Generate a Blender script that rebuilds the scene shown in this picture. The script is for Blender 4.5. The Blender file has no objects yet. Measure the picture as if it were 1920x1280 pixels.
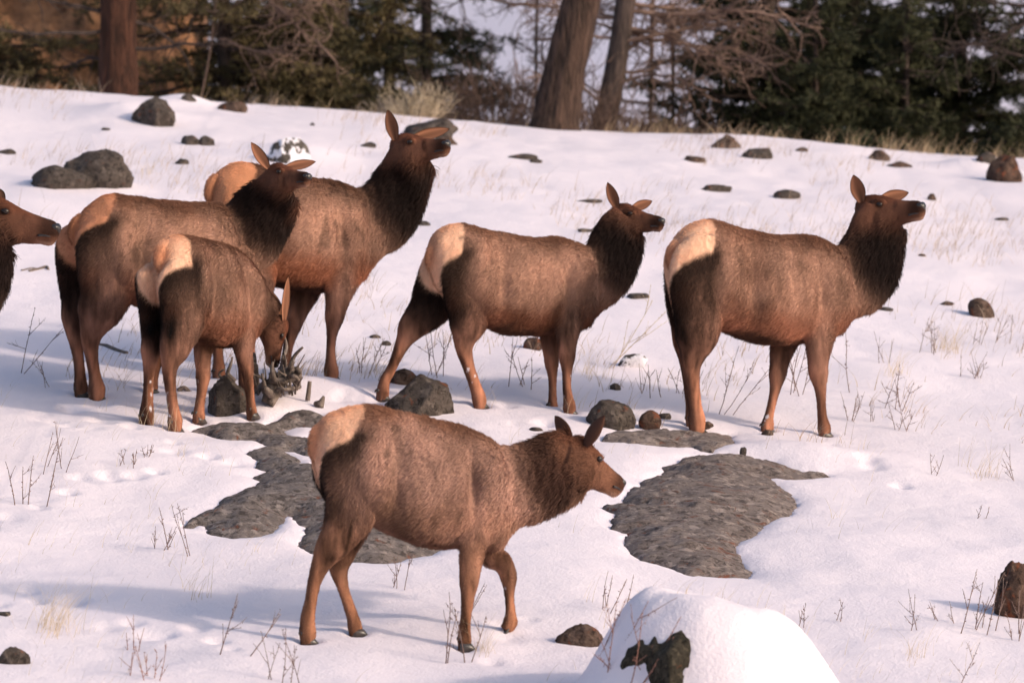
import bpy, math, random
import numpy as np
from mathutils import Vector
scene = bpy.context.scene
COL = scene.collection
R = math.radians
RNG = np.random.default_rng(7)
# ------------------------------------------------------------ camera, sky, sun
F = 8550.0                                   # focal length in photograph pixels (1920 wide)
cam_d = bpy.data.cameras.new('camera'); cam = bpy.data.objects.new('camera', cam_d); COL.objects.link(cam)
cam_d.sensor_width = 36; cam_d.lens = F/1920*36; cam_d.clip_start = .5; cam_d.clip_end = 2500
cam.rotation_euler = (R(90), 0, 0)
cam_d.dof.use_dof = True; cam_d.dof.focus_distance = 26.5; cam_d.dof.aperture_fstop = 3.6
scene.camera = cam
SUN_AZ, SUN_EL = R(24), R(25)
sdir = Vector((math.cos(SUN_EL)*math.cos(SUN_AZ), -math.cos(SUN_EL)*math.sin(SUN_AZ), math.sin(SUN_EL)))
w = bpy.data.worlds.new('World'); scene.world = w; w.use_nodes = True
nt = w.node_tree; bg = nt.nodes['Background']; sky = nt.nodes.new('ShaderNodeTexSky')
sky.sky_type = 'NISHITA'; sky.sun_disc = False; sky.sun_elevation = SUN_EL
sky.sun_rotation = math.atan2(sdir.x, sdir.y); sky.air_density = 1.0; sky.dust_density = 3.0; sky.ozone_density = 1.0
nt.links.new(sky.outputs[0], bg.inputs[0]); bg.inputs[1].default_value = .15
sl = bpy.data.lights.new('sun', 'SUN'); sl.energy = 1.65; sl.angle = R(3.5); sl.color = (1, .84, .70)
so = bpy.data.objects.new('sun', sl); COL.objects.link(so); so.rotation_euler = sdir.to_track_quat('Z', 'Y').to_euler()
scene.view_settings.view_transform = 'Standard'; scene.view_settings.look = 'None'
scene.view_settings.exposure = .43; scene.view_settings.gamma = 1
scene.cycles.use_denoising = True; scene.cycles.max_bounces = 6; scene.cycles.diffuse_bounces = 4
scene.cycles.transparent_max_bounces = 4
scene.render.hair_type = 'STRIP'

# ------------------------------------------------------------ helpers
def sm(x, a, b):
    t = np.clip((x-a)/(b-a), 0, 1); return t*t*(3-2*t)
def srgb(r, g, b):
    return tuple((c/12.92 if c <= .04045 else ((c+.055)/1.055)**2.4) for c in (r, g, b))
def _h(ix, iy, iz):
    n = (ix.astype(np.int64)*73856093) ^ (iy.astype(np.int64)*19349663) ^ (iz.astype(np.int64)*83492791)
    n = (n ^ (n >> 13))*1274126177 & 0x7fffffff
    n = (n ^ (n >> 16))*1103515245 & 0x7fffffff
    return ((n >> 8) & 0xffff)/65535.0
def noise(x, y, z=0.0, oct=1, seed=0):
    x = np.asarray(x, float); y = np.asarray(y, float); z = np.zeros_like(x)+z
    out = 0; amp = 1; tot = 0
    for o in range(oct):
        xo, yo, zo = x+seed*17.3+o*5.1, y+seed*9.7-o*3.3, z+seed*3.1+o*7.7
        ix, iy, iz = np.floor(xo), np.floor(yo), np.floor(zo)
        fx, fy, fz = xo-ix, yo-iy, zo-iz
        fx, fy, fz = [f*f*(3-2*f) for f in (fx, fy, fz)]
        v = 0
        for dx in (0, 1):
            for dy in (0, 1):
                for dz in (0, 1):
                    v = v+_h(ix+dx, iy+dy, iz+dz)*(fx if dx else 1-fx)*(fy if dy else 1-fy)*(fz if dz else 1-fz)
        out = out+amp*(v*2-1); tot += amp; amp *= .5; x = x*2; y = y*2; z = z*2
    return out/tot
def make_mesh(name, V, Fc, mat, parent=None, smooth=True, col=None):
    me = bpy.data.meshes.new(name)
    V = np.asarray(V, np.float32)
    if isinstance(Fc, np.ndarray):
        k = Fc.shape[1]
        me.vertices.add(len(V)); me.vertices.foreach_set('co', V.ravel())
        me.loops.add(Fc.size); me.loops.foreach_set('vertex_index', Fc.ravel().astype(np.int32))
        me.polygons.add(len(Fc)); me.polygons.foreach_set('loop_start', np.arange(0, Fc.size, k, dtype=np.int32))
        me.update(calc_edges=True)
    else:
        me.from_pydata(V.tolist(), [], Fc); me.update()
    if smooth: me.polygons.foreach_set('use_smooth', [True]*len(me.polygons))
    if col is not None:
        a = me.color_attributes.new('col', 'FLOAT_COLOR', 'POINT')
        c = np.ones((len(V), 4), np.float32); c[:, :3] = col; a.data.foreach_set('color', c.ravel())
    me.validate()
    if mat: me.materials.append(mat)
    o = bpy.data.objects.new(name, me); COL.objects.link(o)
    if parent: o.parent = parent
    return o
def tag(o, label=None, cat=None, group=None, kind=None):
    for k, v in (('label', label), ('category', cat), ('group', group), ('kind', kind)):
        if v: o[k] = v
    return o
def empty(name, loc, rz=0):
    o = bpy.data.objects.new(name, None); COL.objects.link(o); o.location = loc; o.rotation_euler = (0, 0, rz)
    o.empty_display_size = .1; return o
class MB:
    def __init__(s): s.V = []; s.F = []; s.n = 0; s.C = []
    def add(s, V, Fc, c=None):
        V = np.asarray(V, float); s.V.append(V); s.F += [tuple(int(i)+s.n for i in f) for f in Fc]
        s.C.append(np.tile(c if c is not None else (1, 1, 1), (len(V), 1)) if c is None or np.ndim(c) == 1 else c); s.n += len(V)
    def build(s, name, mat, parent=None, smooth=True, col=False):
        return make_mesh(name, np.vstack(s.V), s.F, mat, parent, smooth, np.vstack(s.C) if col else None)
def loft(rings, cap=True):
    rings = [np.asarray(r) for r in rings]; n = len(rings[0]); V = np.vstack(rings); Fc = []
    for i in range(len(rings)-1):
        for j in range(n):
            k = (j+1) % n
            Fc.append((i*n+j, i*n+k, (i+1)*n+k, (i+1)*n+j))
    if cap: Fc.append(tuple(range(n))[::-1]); Fc.append(tuple((len(rings)-1)*n+j for j in range(n)))
    return V, Fc
def tube(P, rad, n=6):
    P = np.asarray(P, float); m = len(P); rad = np.broadcast_to(rad, (m,))
    T = np.gradient(P, axis=0); T /= np.linalg.norm(T, axis=1)[:, None]+1e-9
    up = np.array([0.13, .2, 1.]) if abs(T[0][2]) < .8 else np.array([1., .13, .2])
    rings = []; a = np.linspace(0, 2*np.pi, n, endpoint=False)
    for i in range(m):
        u = np.cross(T[i], up); u /= np.linalg.norm(u)+1e-9; v = np.cross(T[i], u); up = -v if False else up
        rings.append(P[i]+rad[i]*(np.outer(np.cos(a), u)+np.outer(np.sin(a), v)))
    return loft(rings)
def crom(P, k=4):
    P = np.asarray(P, float); out = []
    Q = np.vstack([2*P[0]-P[1], P, 2*P[-1]-P[-2]])
    for i in range(1, len(Q)-2):
        for j in range(k):
            t = j/k
            out.append(.5*((2*Q[i])+(-Q[i-1]+Q[i+1])*t+(2*Q[i-1]-5*Q[i]+4*Q[i+1]-Q[i+2])*t*t+(-Q[i-1]+3*Q[i]-3*Q[i+1]+Q[i+2])*t**3))
    out.append(P[-1]); return np.array(out)

# ------------------------------------------------------------ materials
def mat(name):
    m = bpy.data.materials.new(name); m.use_nodes = True; n = m.node_tree
    return m, n, n.nodes['Principled BSDF']
def N(n, t, **k):
    x = n.nodes.new(t)
    for a, b in k.items():
        if a == 'inp':
            for i, v in b.items(): x.inputs[i].default_value = v
        else: setattr(x, a, b)
    return x
def ramp(n, fac, stops):
    r = N(n, 'ShaderNodeValToRGB'); cr = r.color_ramp
    while len(cr.elements) < len(stops): cr.elements.new(.5)
    for e, (p, c) in zip(cr.elements, stops): e.position = p; e.color = (*c, 1) if len(c) == 3 else c
    n.links.new(fac, r.inputs[0]); return r.outputs[0]
def noise_n(n, scale, detail=5, vec=None, rough=.6, dist=0):
    x = N(n, 'ShaderNodeTexNoise', inp={'Scale': scale, 'Detail': detail, 'Roughness': rough, 'Distortion': dist})
    if vec is not None: n.links.new(vec, x.inputs['Vector'])
    return x.outputs[0]
def mixc(n, fac, a, b, mode='MIX'):
    x = N(n, 'ShaderNodeMix', data_type='RGBA', blend_type=mode)
    for s, v in ((0, fac), (6, a), (7, b)):
        if hasattr(v, 'links'): n.links.new(v, x.inputs[s])
        else: x.inputs[s].default_value = v if s == 0 else (*v, 1)
    return x.outputs[2]
def bump(n, b, h, strength, dist):
    x = N(n, 'ShaderNodeBump', inp={'Strength': strength, 'Distance': dist}); n.links.new(h, x.inputs['Height'])
    n.links.new(x.outputs[0], b.inputs['Normal'])
def M_snow():
    m, n, b = mat('snow'); tc = N(n, 'ShaderNodeTexCoord').outputs['Object']
    big = noise_n(n, 1.2, 4, tc)
    n.links.new(ramp(n, big, [(.3, (.77, .69, .735)), (.7, (.82, .73, .775))]), b.inputs['Base Color'])
    b.inputs['Roughness'].default_value = .75; b.inputs['Specular IOR Level'].default_value = .2
    h = mixc(n, .35, noise_n(n, 9, 6, tc), noise_n(n, 60, 4, tc))
    bump(n, b, h, .35, .05); return m
def M_rock(name, cA, cB, rust=.0, scale=1.0, strata=False, snow=0):
    m, n, b = mat(name); tcn = N(n, 'ShaderNodeTexCoord').outputs['Object']
    mp = N(n, 'ShaderNodeMapping'); n.links.new(tcn, mp.inputs[0]); tc = mp.outputs[0]
    if strata: mp.inputs['Rotation'].default_value = (0, 0, R(-24)); mp.inputs['Scale'].default_value = (.9, 1.15, 1.2)
    base = ramp(n, noise_n(n, 6*scale, 8, tc, .7), [(.3, cA), (.5, tuple((p+q)/2 for p, q in zip(cA, cB))), (.7, cB)])
    lich = ramp(n, noise_n(n, 17*scale, 6, tc, .65, .6), [(.50, (0, 0, 0)), (.62, (.8, .8, .8))])
    c = mixc(n, lich, base, tuple(x*.42 for x in cA))
    l2 = ramp(n, noise_n(n, 12*scale, 7, N2(n, tc, 31), .6, .4), [(.56, (0, 0, 0)), (.62, (.7, .7, .7))])
    c = mixc(n, l2, c, tuple(min(1, x*1.35) for x in cB))
    if rust:
        l3 = ramp(n, noise_n(n, 5*scale, 8, N2(n, tc, 77), .75, .8), [(.66-.12*rust, (0, 0, 0)), (.72-.12*rust, (.85, .85, .85))])
        c = mixc(n, l3, c, (.19, .06, .03))
    if snow:
        g = N(n, 'ShaderNodeNewGeometry'); s = N(n, 'ShaderNodeSeparateXYZ'); n.links.new(g.outputs['Normal'], s.inputs[0])
        a = N(n, 'ShaderNodeMath', operation='ADD'); n.links.new(s.outputs[2], a.inputs[0])
        nn = N(n, 'ShaderNodeMath', operation='MULTIPLY', inp={1: .9}); n.links.new(noise_n(n, 8, 5, tcn), nn.inputs[0]); n.links.new(nn.outputs[0], a.inputs[1])
        c = mixc(n, ramp(n, a.outputs[0], [(.97+.3*(1-snow), (0, 0, 0)), (1., (1, 1, 1))]) if snow < 1 else ramp(n, nn.outputs[0], [(.42, (0, 0, 0)), (.45, (1, 1, 1))]), c, (.82, .79, .86))
    n.links.new(c, b.inputs['Base Color']); b.inputs['Roughness'].default_value = .9; b.inputs['Specular IOR Level'].default_value = .15
    bump(n, b, mixc(n, .4, noise_n(n, 14*scale, 9, tc, .72), noise_n(n, 50*scale, 6, tc, .7)), .9, .045); return m
def N2(n, tc, off):
    mp = N(n, 'ShaderNodeMapping'); n.links.new(tc, mp.inputs[0]); mp.inputs['Location'].default_value = (off, off*.7, off*.3); return mp.outputs[0]
def M_attr(name, rough=.85, mult=1.0, spec=.15, nscale=0):
    m, n, b = mat(name); a = N(n, 'ShaderNodeAttribute', attribute_name='col'); c = a.outputs[0]
    if mult != 1: c = mixc(n, 1.0, c, (mult,)*3, 'MULTIPLY')
    if nscale:
        tc = N(n, 'ShaderNodeTexCoord').outputs['Object']
        c = mixc(n, .55, c, ramp(n, noise_n(n, nscale, 6, tc), [(.3, (.35,)*3), (.7, (1.2,)*3)]), 'MULTIPLY')
    n.links.new(c, b.inputs['Base Color']); b.inputs['Roughness'].default_value = rough; b.inputs['Specular IOR Level'].default_value = spec
    if name == 'elk_coat': bump(n, b, noise_n(n, 90, 4, N(n, 'ShaderNodeTexCoord').outputs['Object']), .5, .006)
    return m
def M_plain(name, c1, c2, scale=20, rough=.8, spec=.2, stretch=None, bmp=0, coat=0):
    m, n, b = mat(name); tc = N(n, 'ShaderNodeTexCoord').outputs['Object']
    if stretch:
        mp = N(n, 'ShaderNodeMapping'); n.links.new(tc, mp.inputs[0]); mp.inputs['Scale'].default_value = stretch; tc = mp.outputs[0]
    h = noise_n(n, scale, 7, tc, .65, .3)
    n.links.new(ramp(n, h, [(.35, c1), (.65, c2)]), b.inputs['Base Color'])
    b.inputs['Roughness'].default_value = rough; b.inputs['Specular IOR Level'].default_value = spec; b.inputs['Coat Weight'].default_value = coat
    if bmp: bump(n, b, h, 1, bmp)
    return m
SNOW = M_snow()
ROCK = M_rock('grey_rock', (.052, .041, .036), (.125, .10, .087), .5, 1.4)
ROCKS = M_rock('grey_rock_dusted', (.055, .045, .04), (.13, .11, .095), .3, snow=1)
ROCKB = M_rock('brown_rock', (.06, .038, .03), (.15, .10, .078), .6, 1.4)
ROCKR = M_rock('rust_rock', (.06, .036, .028), (.13, .08, .06), 1.0, 1.4)
SLAB = M_rock('slab_rock', (.145, .112, .103), (.31, .25, .225), .7, 1.3, True)
SLAB2 = M_rock('lichen_slab_rock', (.12, .096, .088), (.28, .23, .21), .6, 1.3)
SKIN = M_attr('elk_coat', .85, 1, .05)
HAIR = M_attr('elk_hair', .7, 1.0, .12)
EYE = M_plain('eye_black', (.012, .008, .006), (.02, .012, .01), rough=.28, spec=.4)
HOOF = M_plain('hoof_horn', (.03, .025, .022), (.07, .055, .05), rough=.35, spec=.5)
NOSEM = M_plain('wet_nose', (.012, .01, .01), (.03, .025, .025), 60, rough=.3, spec=.5)
TWIG = M_plain('twig_bark', (.16, .10, .085), (.26, .18, .15), 30)
REDTWIG = M_plain('reddish_twig_bark', (.22, .10, .075), (.34, .18, .14), 30)
STRAW = M_plain('dry_straw', (.48, .36, .24), (.66, .53, .38), 10)
DEAD = M_plain('weathered_wood', (.10, .075, .062), (.23, .18, .155), 9, stretch=(3, 3, 1), bmp=.02)
BARK = M_plain('pine_bark', (.022, .014, .011), (.135, .080, .060), 7, stretch=(3.4, 3.4, .45), bmp=.12)
BARKR = M_plain('red_pine_bark', (.022, .011, .008), (.125, .052, .032), 7, stretch=(3.4, 3.4, .45), bmp=.12)
BARKD = M_plain('dark_bark', (.03, .022, .02), (.10, .07, .06), 6, stretch=(3, 3, .6), bmp=.04)
LIMB = M_plain('bare_limb_bark', (.11, .07, .055), (.26, .17, .135), 12)
NEEDLE = M_attr('conifer_needles', .7, 1, .2)
CLIFF = M_plain('rust_cliff_rock', (.10, .05, .03), (.48, .24, .12), 3.2, rough=.95, bmp=.12)

# ------------------------------------------------------------ terrain
PY = np.array([0, 12, 15, 18, 20, 23, 27, 30, 35, 40, 44, 46, 47.5, 49.5, 54, 62, 80, 100, 900])
PZ = np.array([-4.2, -3.0, -2.62, -2.22, -1.93, -1.48, -.90, -.44, .45, 1.30, 1.95, 2.2, 2.27, 2.15, 1.5, .2, -2.0, -2.0, 240.])
_yy = np.linspace(0, 110, 2201); _zz = np.interp(_yy, PY, PZ); _k = np.hanning(41); _k /= _k.sum()
_zs = np.convolve(np.pad(_zz, 20, mode='edge'), _k, 'valid'); _zs[:40] = _zz[:40]; _zs[-40:] = _zz[-40:]
def inpoly(x, y, P):
    ins = np.zeros(x.shape, bool); j = len(P)-1
    for i in range(len(P)):
        xi, yi = P[i]; xj, yj = P[j]
        c = ((yi > y) != (yj > y)) & (x < (xj-xi)*(y-yi)/(yj-yi+1e-12)+xi); ins ^= c; j = i
    return ins
def sdpoly(x, y, P):
    d = np.full(x.shape, 1e9)
    for i in range(len(P)):
        a = np.array(P[i]); b = np.array(P[(i+1) % len(P)]); e = b-a; L = e@e+1e-12
        t = np.clip(((x-a[0])*e[0]+(y-a[1])*e[1])/L, 0, 1)
        d = np.minimum(d, np.hypot(x-a[0]-t*e[0], y-a[1]-t*e[1]))
    return np.where(inpoly(x, y, P), -d, d)
BUMPS = []       # (cx, cy, rx, ry, height, power)
def G0(x, y):
    x = np.asarray(x, float); y = np.asarray(y, float)
    z = np.where(y < 110, np.interp(y, _yy, _zs), np.interp(y, PY, PZ))
    far = sm(y, 70, 120)
    z = z-.072*30*np.tanh(x/30)*(1-far)+far*(.26*120*np.tanh(x/120)+2.5*noise(x*.02, y*.02, oct=2))
    near = 1-sm(y, 60, 80)
    z = z+near*(.07*noise(x*.45, y*.35, oct=2, seed=3)+.03*noise(x*1.7, y*1.2, oct=2, seed=5)+.006*noise(x*6, y*5, oct=2, seed=8))
    mz = np.exp(-(((x-1.)/.75)**2+((y-21.4)/.8)**2)**2); z = z+mz*(.035*noise(x*3.1, y*3.1, oct=3, seed=44)+.010*noise(x*14, y*14, oct=2, seed=45))
    for cx, cy, rx, ry, h, p in BUMPS:
        q = ((x-cx)/rx)**2+((y-cy)/ry)**2
        z = z+h*np.exp(-q**p)
    return z
def ray(u, v): return np.array([(u-960)/F, 1.0, (640-v)/F])
def hit(u, v, y0=15, y1=60):
    t = np.linspace(y0, y1, 1800); r = ray(u, v)
    g = G0(r[0]*t, t)-r[2]*t; k = np.argmax(g > 0)
    if g[k] <= 0: k = 1799
    if k == 0: k = 1
    f = g[k-1]/(g[k-1]-g[k]+1e-12); tt = t[k-1]+(t[k]-t[k-1])*f
    return np.array([r[0]*tt, tt, r[2]*tt])
# snow-capped boulder in the foreground and small drifts
BUMPS.append((.98, 21.5, .57, .55, .46, 2.2)); BUMPS.append((.62, 21.3, .36, .38, .12, 1.5)); BUMPS.append((1.20, 21.05, .44, .45, .13, 1.6)); BUMPS.append((.55, 21.7, .25, .3, .10, 1.2)); BUMPS.append((.88, 21.9, .3, .25, .07, 1.2))
for u, v, rx, ry, h in ((228, 218, .42, .5, .13), (350, 196, .3, .4, .10), (560, 288, .35, .5, .07), (560, 735, .42, .4, .10), (1830, 318, .3, .3, .13), (240, 178, .35, .3, .09), (850, 222, .4, .3, .10), (1480, 850, .5, .35, .07), (520, 770, .3, .3, .06), (160, 350, .6, .4, .08)):
    p = hit(u, v); BUMPS.append((p[0], p[1], rx, ry, h, 1.0))
SLABS = {
 'right': [(1295, 845), (1330, 846), (1367, 845), (1405, 853), (1447, 860), (1506, 873), (1565, 879), (1574, 888), (1506, 893), (1451, 890), (1453, 900), (1464, 909), (1498, 926), (1504, 940), (1494, 959), (1462, 966), (1439, 976), (1422, 997), (1400, 1006), (1390, 1018), (1392, 1035), (1422, 1061), (1416, 1078), (1360, 1074), (1295, 1071), (1236, 1052), (1186, 1040), (1162, 1014), (1165, 989), (1143, 983), (1148, 955), (1118, 943), (1156, 938), (1177, 943), (1156, 930), (1169, 905), (1198, 896), (1200, 886), (1232, 879), (1230, 870), (1262, 862)],
 'strip': [(1118, 820), (1135, 808), (1169, 804), (1253, 802), (1320, 803), (1380, 808), (1394, 824), (1360, 829), (1338, 842), (1310, 838), (1295, 831), (1236, 829), (1180, 825)],
 'left': [(355, 802), (386, 789), (420, 786), (480, 789), (525, 778), (543, 766), (596, 771), (660, 800), (720, 850), (780, 900), (820, 960), (825, 1020), (800, 1034), (772, 1036), (740, 1046), (700, 1047), (650, 1045), (600, 1034), (552, 1010), (556, 998), (575, 980), (554, 970), (543, 959), (530, 972), (517, 984), (490, 996), (440, 1000), (400, 994), (384, 986), (378, 972), (362, 984), (341, 978), (376, 954), (400, 945), (421, 927), (463, 910), (490, 895), (474, 887), (509, 877), (482, 869), (487, 855), (463, 842), (503, 828), (479, 818), (413, 816), (384, 805)],
}
HOLES = [[(533, 812), (540, 798), (560, 792), (590, 793), (600, 808), (570, 815)], [(530, 839), (550, 838), (572, 845), (600, 850), (600, 866), (575, 871), (546, 862), (560, 856)]]
SP = {k: np.array([hit(u, v)[:2] for u, v in P]) for k, P in SLABS.items()}
SH = [np.array([hit(u, v)[:2] for u, v in P]) for P in HOLES]
def slab_sd(k, x, y):
    wob = .030*noise(x*9, y*5, oct=4, seed=12)+.02*noise(x*30, y*18, oct=2, seed=14)
    d = sdpoly(x, y, SP[k])
    if k == 'left':
        for H in SH: d = np.maximum(d, -sdpoly(x, y, H))
    return d+wob+(.035 if k != 'left' else .01)
def snow_z(x, y):
    x = np.asarray(x, float); y = np.asarray(y, float); z = G0(x, y)
    for k, P in SP.items():
        m = (x > P[:, 0].min()-.6) & (x < P[:, 0].max()+.6) & (y > P[:, 1].min()-.6) & (y < P[:, 1].max()+.6)
        if not m.any(): continue
        d = slab_sd(k, x[m], y[m])
        z[m] += -.035*np.exp(-np.maximum(d, 0)/.09)*1.0-.10*(1-sm(d, -.06, -.005))
    return z
DIPS = []
def axis(segs):
    out = []
    for a, b, st in segs: out.append(np.arange(a, b, st))
    return np.concatenate(out)
def build_terrain():
    xs = axis([(-260, -40, 20), (-40, -12, 2), (-12, -4.4, .25), (-4.4, -2.9, .06), (-2.9, 2.9, .028), (2.9, 4.4, .06), (4.4, 12, .25), (12, 40, 2), (40, 261, 20)])
    ys = axis([(2, 17, 1), (17, 20.5, .07), (20.5, 30, .03), (30, 48.5, .045), (48.5, 60, .3), (60, 130, 2), (130, 700, 15)])
    X, Y = np.meshgrid(xs, ys); Z = snow_z(X.ravel(), Y.ravel()).reshape(X.shape)
    for px, py, r, d in DIPS:
        ix = np.abs(xs-px) < r*3; iy = np.abs(ys-py) < r*4.5
        q = ((X[np.ix_(iy, ix)]-px)/r)**2+((Y[np.ix_(iy, ix)]-py)/(r*1.5))**2
        Z[np.ix_(iy, ix)] += -d*np.exp(-q)+.12*d*np.exp(-(np.sqrt(q)-1.6)**2*3)
    V = np.stack([X, Y, Z], -1).reshape(-1, 3); a, b = X.shape
    I = np.arange(a*b).reshape(a, b)
    Fc = np.stack([I[:-1, :-1], I[:-1, 1:], I[1:, 1:], I[1:, :-1]], -1).reshape(-1, 4)
    o = make_mesh('snow_ground', V, Fc, SNOW); o['kind'] = 'structure'; return o

# ------------------------------------------------------------ rock
def rock_mesh(seed, w, d, h, nz=.12, cuts=14, sub=4):
    rg = np.random.default_rng(seed)
    import bmesh
    bm = bmesh.new(); bmesh.ops.create_icosphere(bm, subdivisions=sub, radius=1)
    P = np.array([v.co[:] for v in bm.verts]); Fc = np.array([[v.index for v in f.verts] for f in bm.faces]); bm.free()
    for i in range(cuts):
        nrm = rg.normal(size=3); nrm /= np.linalg.norm(nrm); dd = rg.uniform(.66 if sub == 5 else .52, .92)
        s = P@nrm; ex = np.maximum(s-dd, 0); P = P-np.outer(ex*.92, nrm)
    r = 1+nz*noise(P[:, 0]*2.2, P[:, 1]*2.2, P[:, 2]*2.2, 3, seed)+.05*noise(P[:, 0]*9, P[:, 1]*9, P[:, 2]*9, 2, seed+1)
    return P*r[:, None]*np.array([w/2, d/2, h/2])/ .86, Fc
def rock(u, v, wpx, hpx, m, seed, label, name='rock', bury=.35, rz=0, tilt=0, dep=.8, lift=0, cat='rock', group=None, sub=4, cuts=14, nz=.12):
    """u, v: where its base meets the snow; wpx, hpx: what shows of it."""
    p = hit(u, v-hpx*.12); s = p[1]/F; W = wpx*s; H = hpx*s
    full = H/(1-bury)
    V, Fc = rock_mesh(seed, W, max(W*dep, .04), full, nz, cuts, sub)
    c, sn = math.cos(tilt), math.sin(tilt)
    V = V@np.array([[c, 0, sn], [0, 1, 0], [-sn, 0, c]])
    z0 = float(G0(p[0], p[1]+W*dep*.25))
    o = make_mesh(name, V, Fc, m); o.location = (p[0], p[1]+W*dep*.3, z0+full*(.5-bury)+lift); o.rotation_euler = (0, 0, rz)
    tag(o, label, cat, group); return o

# ------------------------------------------------------------ elk
PAL = dict(side=srgb(.55, .43, .36), back=srgb(.40, .29, .23), dark=srgb(.12, .085, .075), belly=srgb(.49, .335, .26), under=srgb(.27, .19, .15),
           legu=srgb(.40, .30, .25), legl=srgb(.54, .385, .30), black=srgb(.09, .065, .055), rump=srgb(.83, .70, .585), rumpo=srgb(.72, .52, .39),
           head=srgb(.38, .27, .215), pale=srgb(.74, .62, .53), hoof=srgb(.2, .17, .15))
HEAD_ST = [(-.17, .040, -.17, .065), (-.13, .064, -.195, .078), (-.09, .076, -.205, .087), (-.045, .074, -.200, .090), (0, .060, -.184, .086), (.045, .044, -.158, .073),
           (.09, .030, -.134, .060), (.135, .020, -.116, .052), (.18, .013, -.106, .048), (.215, .010, -.102, .048), (.243, .003, -.098, .046), (.262, -.012, -.086, .038), (.273, -.034, -.068, .020)]
def sring(c, a, l, e=.85, n=24, egg=0.0):
    t = np.linspace(0, 2*np.pi, n, endpoint=False); ct, st = np.cos(t), np.sin(t)
    A = np.sign(ct)*np.abs(ct)**e; B = np.sign(st)*np.abs(st)**e*(1-egg*ct)
    return c+np.outer(A, a)+np.outer(B, l)
PAL = {k: (v[0]*.97, v[1]*.87, v[2]*.89) for k, v in PAL.items()}; PAL = {k: tuple(q*1.09 for q in v) for k, v in PAL.items()}; PAL['side'] = (PAL['side'][0]*1.24, PAL['side'][1]*1.30, PAL['side'][2]*1.32); PAL['legl'] = tuple(q*1.12 for q in PAL['legl'])
def elk(name, label, th, torso, neck, head, legs, pal={}, seed=1, hooves=True, tail=None, nh=60000, muzzle_open=0, rump=(.30, .62, .2), mane=1.0, org=None, calf=False, snow_nose=False):
    P = dict(PAL); P.update({k: (v[0]*.97, v[1]*.85, v[2]*.87) for k, v in pal.items()}); rg = np.random.default_rng(seed)
    th = R(th); h = np.array([math.cos(th), math.sin(th), 0]); nrm = np.array([-math.sin(th), math.cos(th), 0])
    pass
    feet = [hit(*l['st'][-1][:2]) for l in legs if l.get('ground', True)]
    O = np.mean(feet, axis=0) if org is None else np.array(org)
    O = O.copy(); O[2] = float(G0(O[0], O[1]))
    def loc(p): q = p-O; return np.array([q@h, q@nrm, q[2]])
    def pix(u, v, yl=0.0):
        r = ray(u, v); t = (yl+O@nrm)/(r@nrm); return loc(r*t)
    scl = O[1]/F
    tris = []; cen = []   # centre samples: (pos, axisA(up/front vec), |A|, part, t, side)
    M = MB()
    # torso
    T = np.array([[*pix(a, b), *pix(c, d), wd] for a, b, c, d, wd in torso]); T = crom(T, 5)
    rings = []
    for i, s in enumerate(T):
        pt, pb, wd = s[0:3], s[3:6]+np.array([0, 0, .02]), max(s[6], .01)*.95; c = (pt+pb)/2; A = (pt-pb)/2
        rings.append(sring(c, A, np.array([0, wd, 0]), .9, 26, .12)); cen.append((c, A, 0, i/(len(T)-1), 0, wd))
    M.add(*loft(rings))
    xt = min(r[:, 0].min() for r in rings[:4]); ztop = max(r[:, 2].max() for r in rings[:len(rings)//3])
    xf = T[-1][0]
    # neck
    K = []
    for st in neck:
        a, b, c, d, yl, wd = st; K.append([*pix(a, b, yl), *pix(c, d, yl), wd])
    K = crom(np.array(K), 5); rings = []
    for i, s in enumerate(K):
        pt, pb, wd = s[0:3], s[3:6], s[6]; c = (pt+pb)/2; A = (pt-pb)/2
        rings.append(sring(c, A, np.array([0, wd, 0]), .95, 24)); cen.append((c, A, 1, i/(len(K)-1), 0, wd))
    M.add(*loft(rings))
    # head frame
    yaw = R(head['yaw'])-th; yl = head.get('y', 0)
    e3 = pix(*head['eye'], yl)
    # solve the head axis lying in its own yaw plane
    fx = np.array([math.cos(yaw), math.sin(yaw), 0]); fn = np.array([-math.sin(yaw), math.cos(yaw), 0])
    r = ray(*head['nose']); Ow = O; fxw = h*fx[0]+nrm*fx[1]; fnw = h*fn[0]+nrm*fn[1]
    sgn = head.get('near', -1)
    ew = O+h*e3[0]+nrm*e3[1]+np.array([0, 0, e3[2]])
    ew_mid = ew-fnw*sgn*.075*head.get('k', 1)
    t = (ew_mid@fnw)/(r@fnw); nw = r*t; nl = loc(nw); el = loc(ew_mid)
    ax = nl-el; L = np.linalg.norm(ax); S = L/.276
    if 'smax' in head: S = min(S, head['smax'])
    ax /= L
    upv = np.cross(ax, fn)*-1; upv = np.cross(fn, ax)*-1
    upv = np.cross(ax, fn); upv = upv if upv[2] > 0 or abs(ax[2]) > .8 else -upv
    if head.get('flip'): upv = -upv
    # the nose tip sits .045 below the eye line: turn the frame a little
    a_ = math.atan2(.045, .276); X = ax*math.cos(a_)+upv*math.sin(a_); Z = -ax*math.sin(a_)+upv*math.cos(a_)
    if head.get('roll'):
        rr = R(head['roll']); fn2 = fn*math.cos(rr)+Z*math.sin(rr); Z = Z*math.cos(rr)-fn*math.sin(rr); fn = fn2
    def hp(x, y, z): return el+S*(X*x+fn*y+Z*z)
    rings = []; HS = crom(np.array(HEAD_ST), 3)
    HS[:, 2] *= 1+.12*sm(HS[:, 0], .08, .16)*(1-sm(HS[:, 0], .25, .27))
    if head.get('jaw'): HS[:, 2] *= 1+(head['jaw']-1)*sm(HS[:, 0]*-1, -.1, .05)
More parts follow.
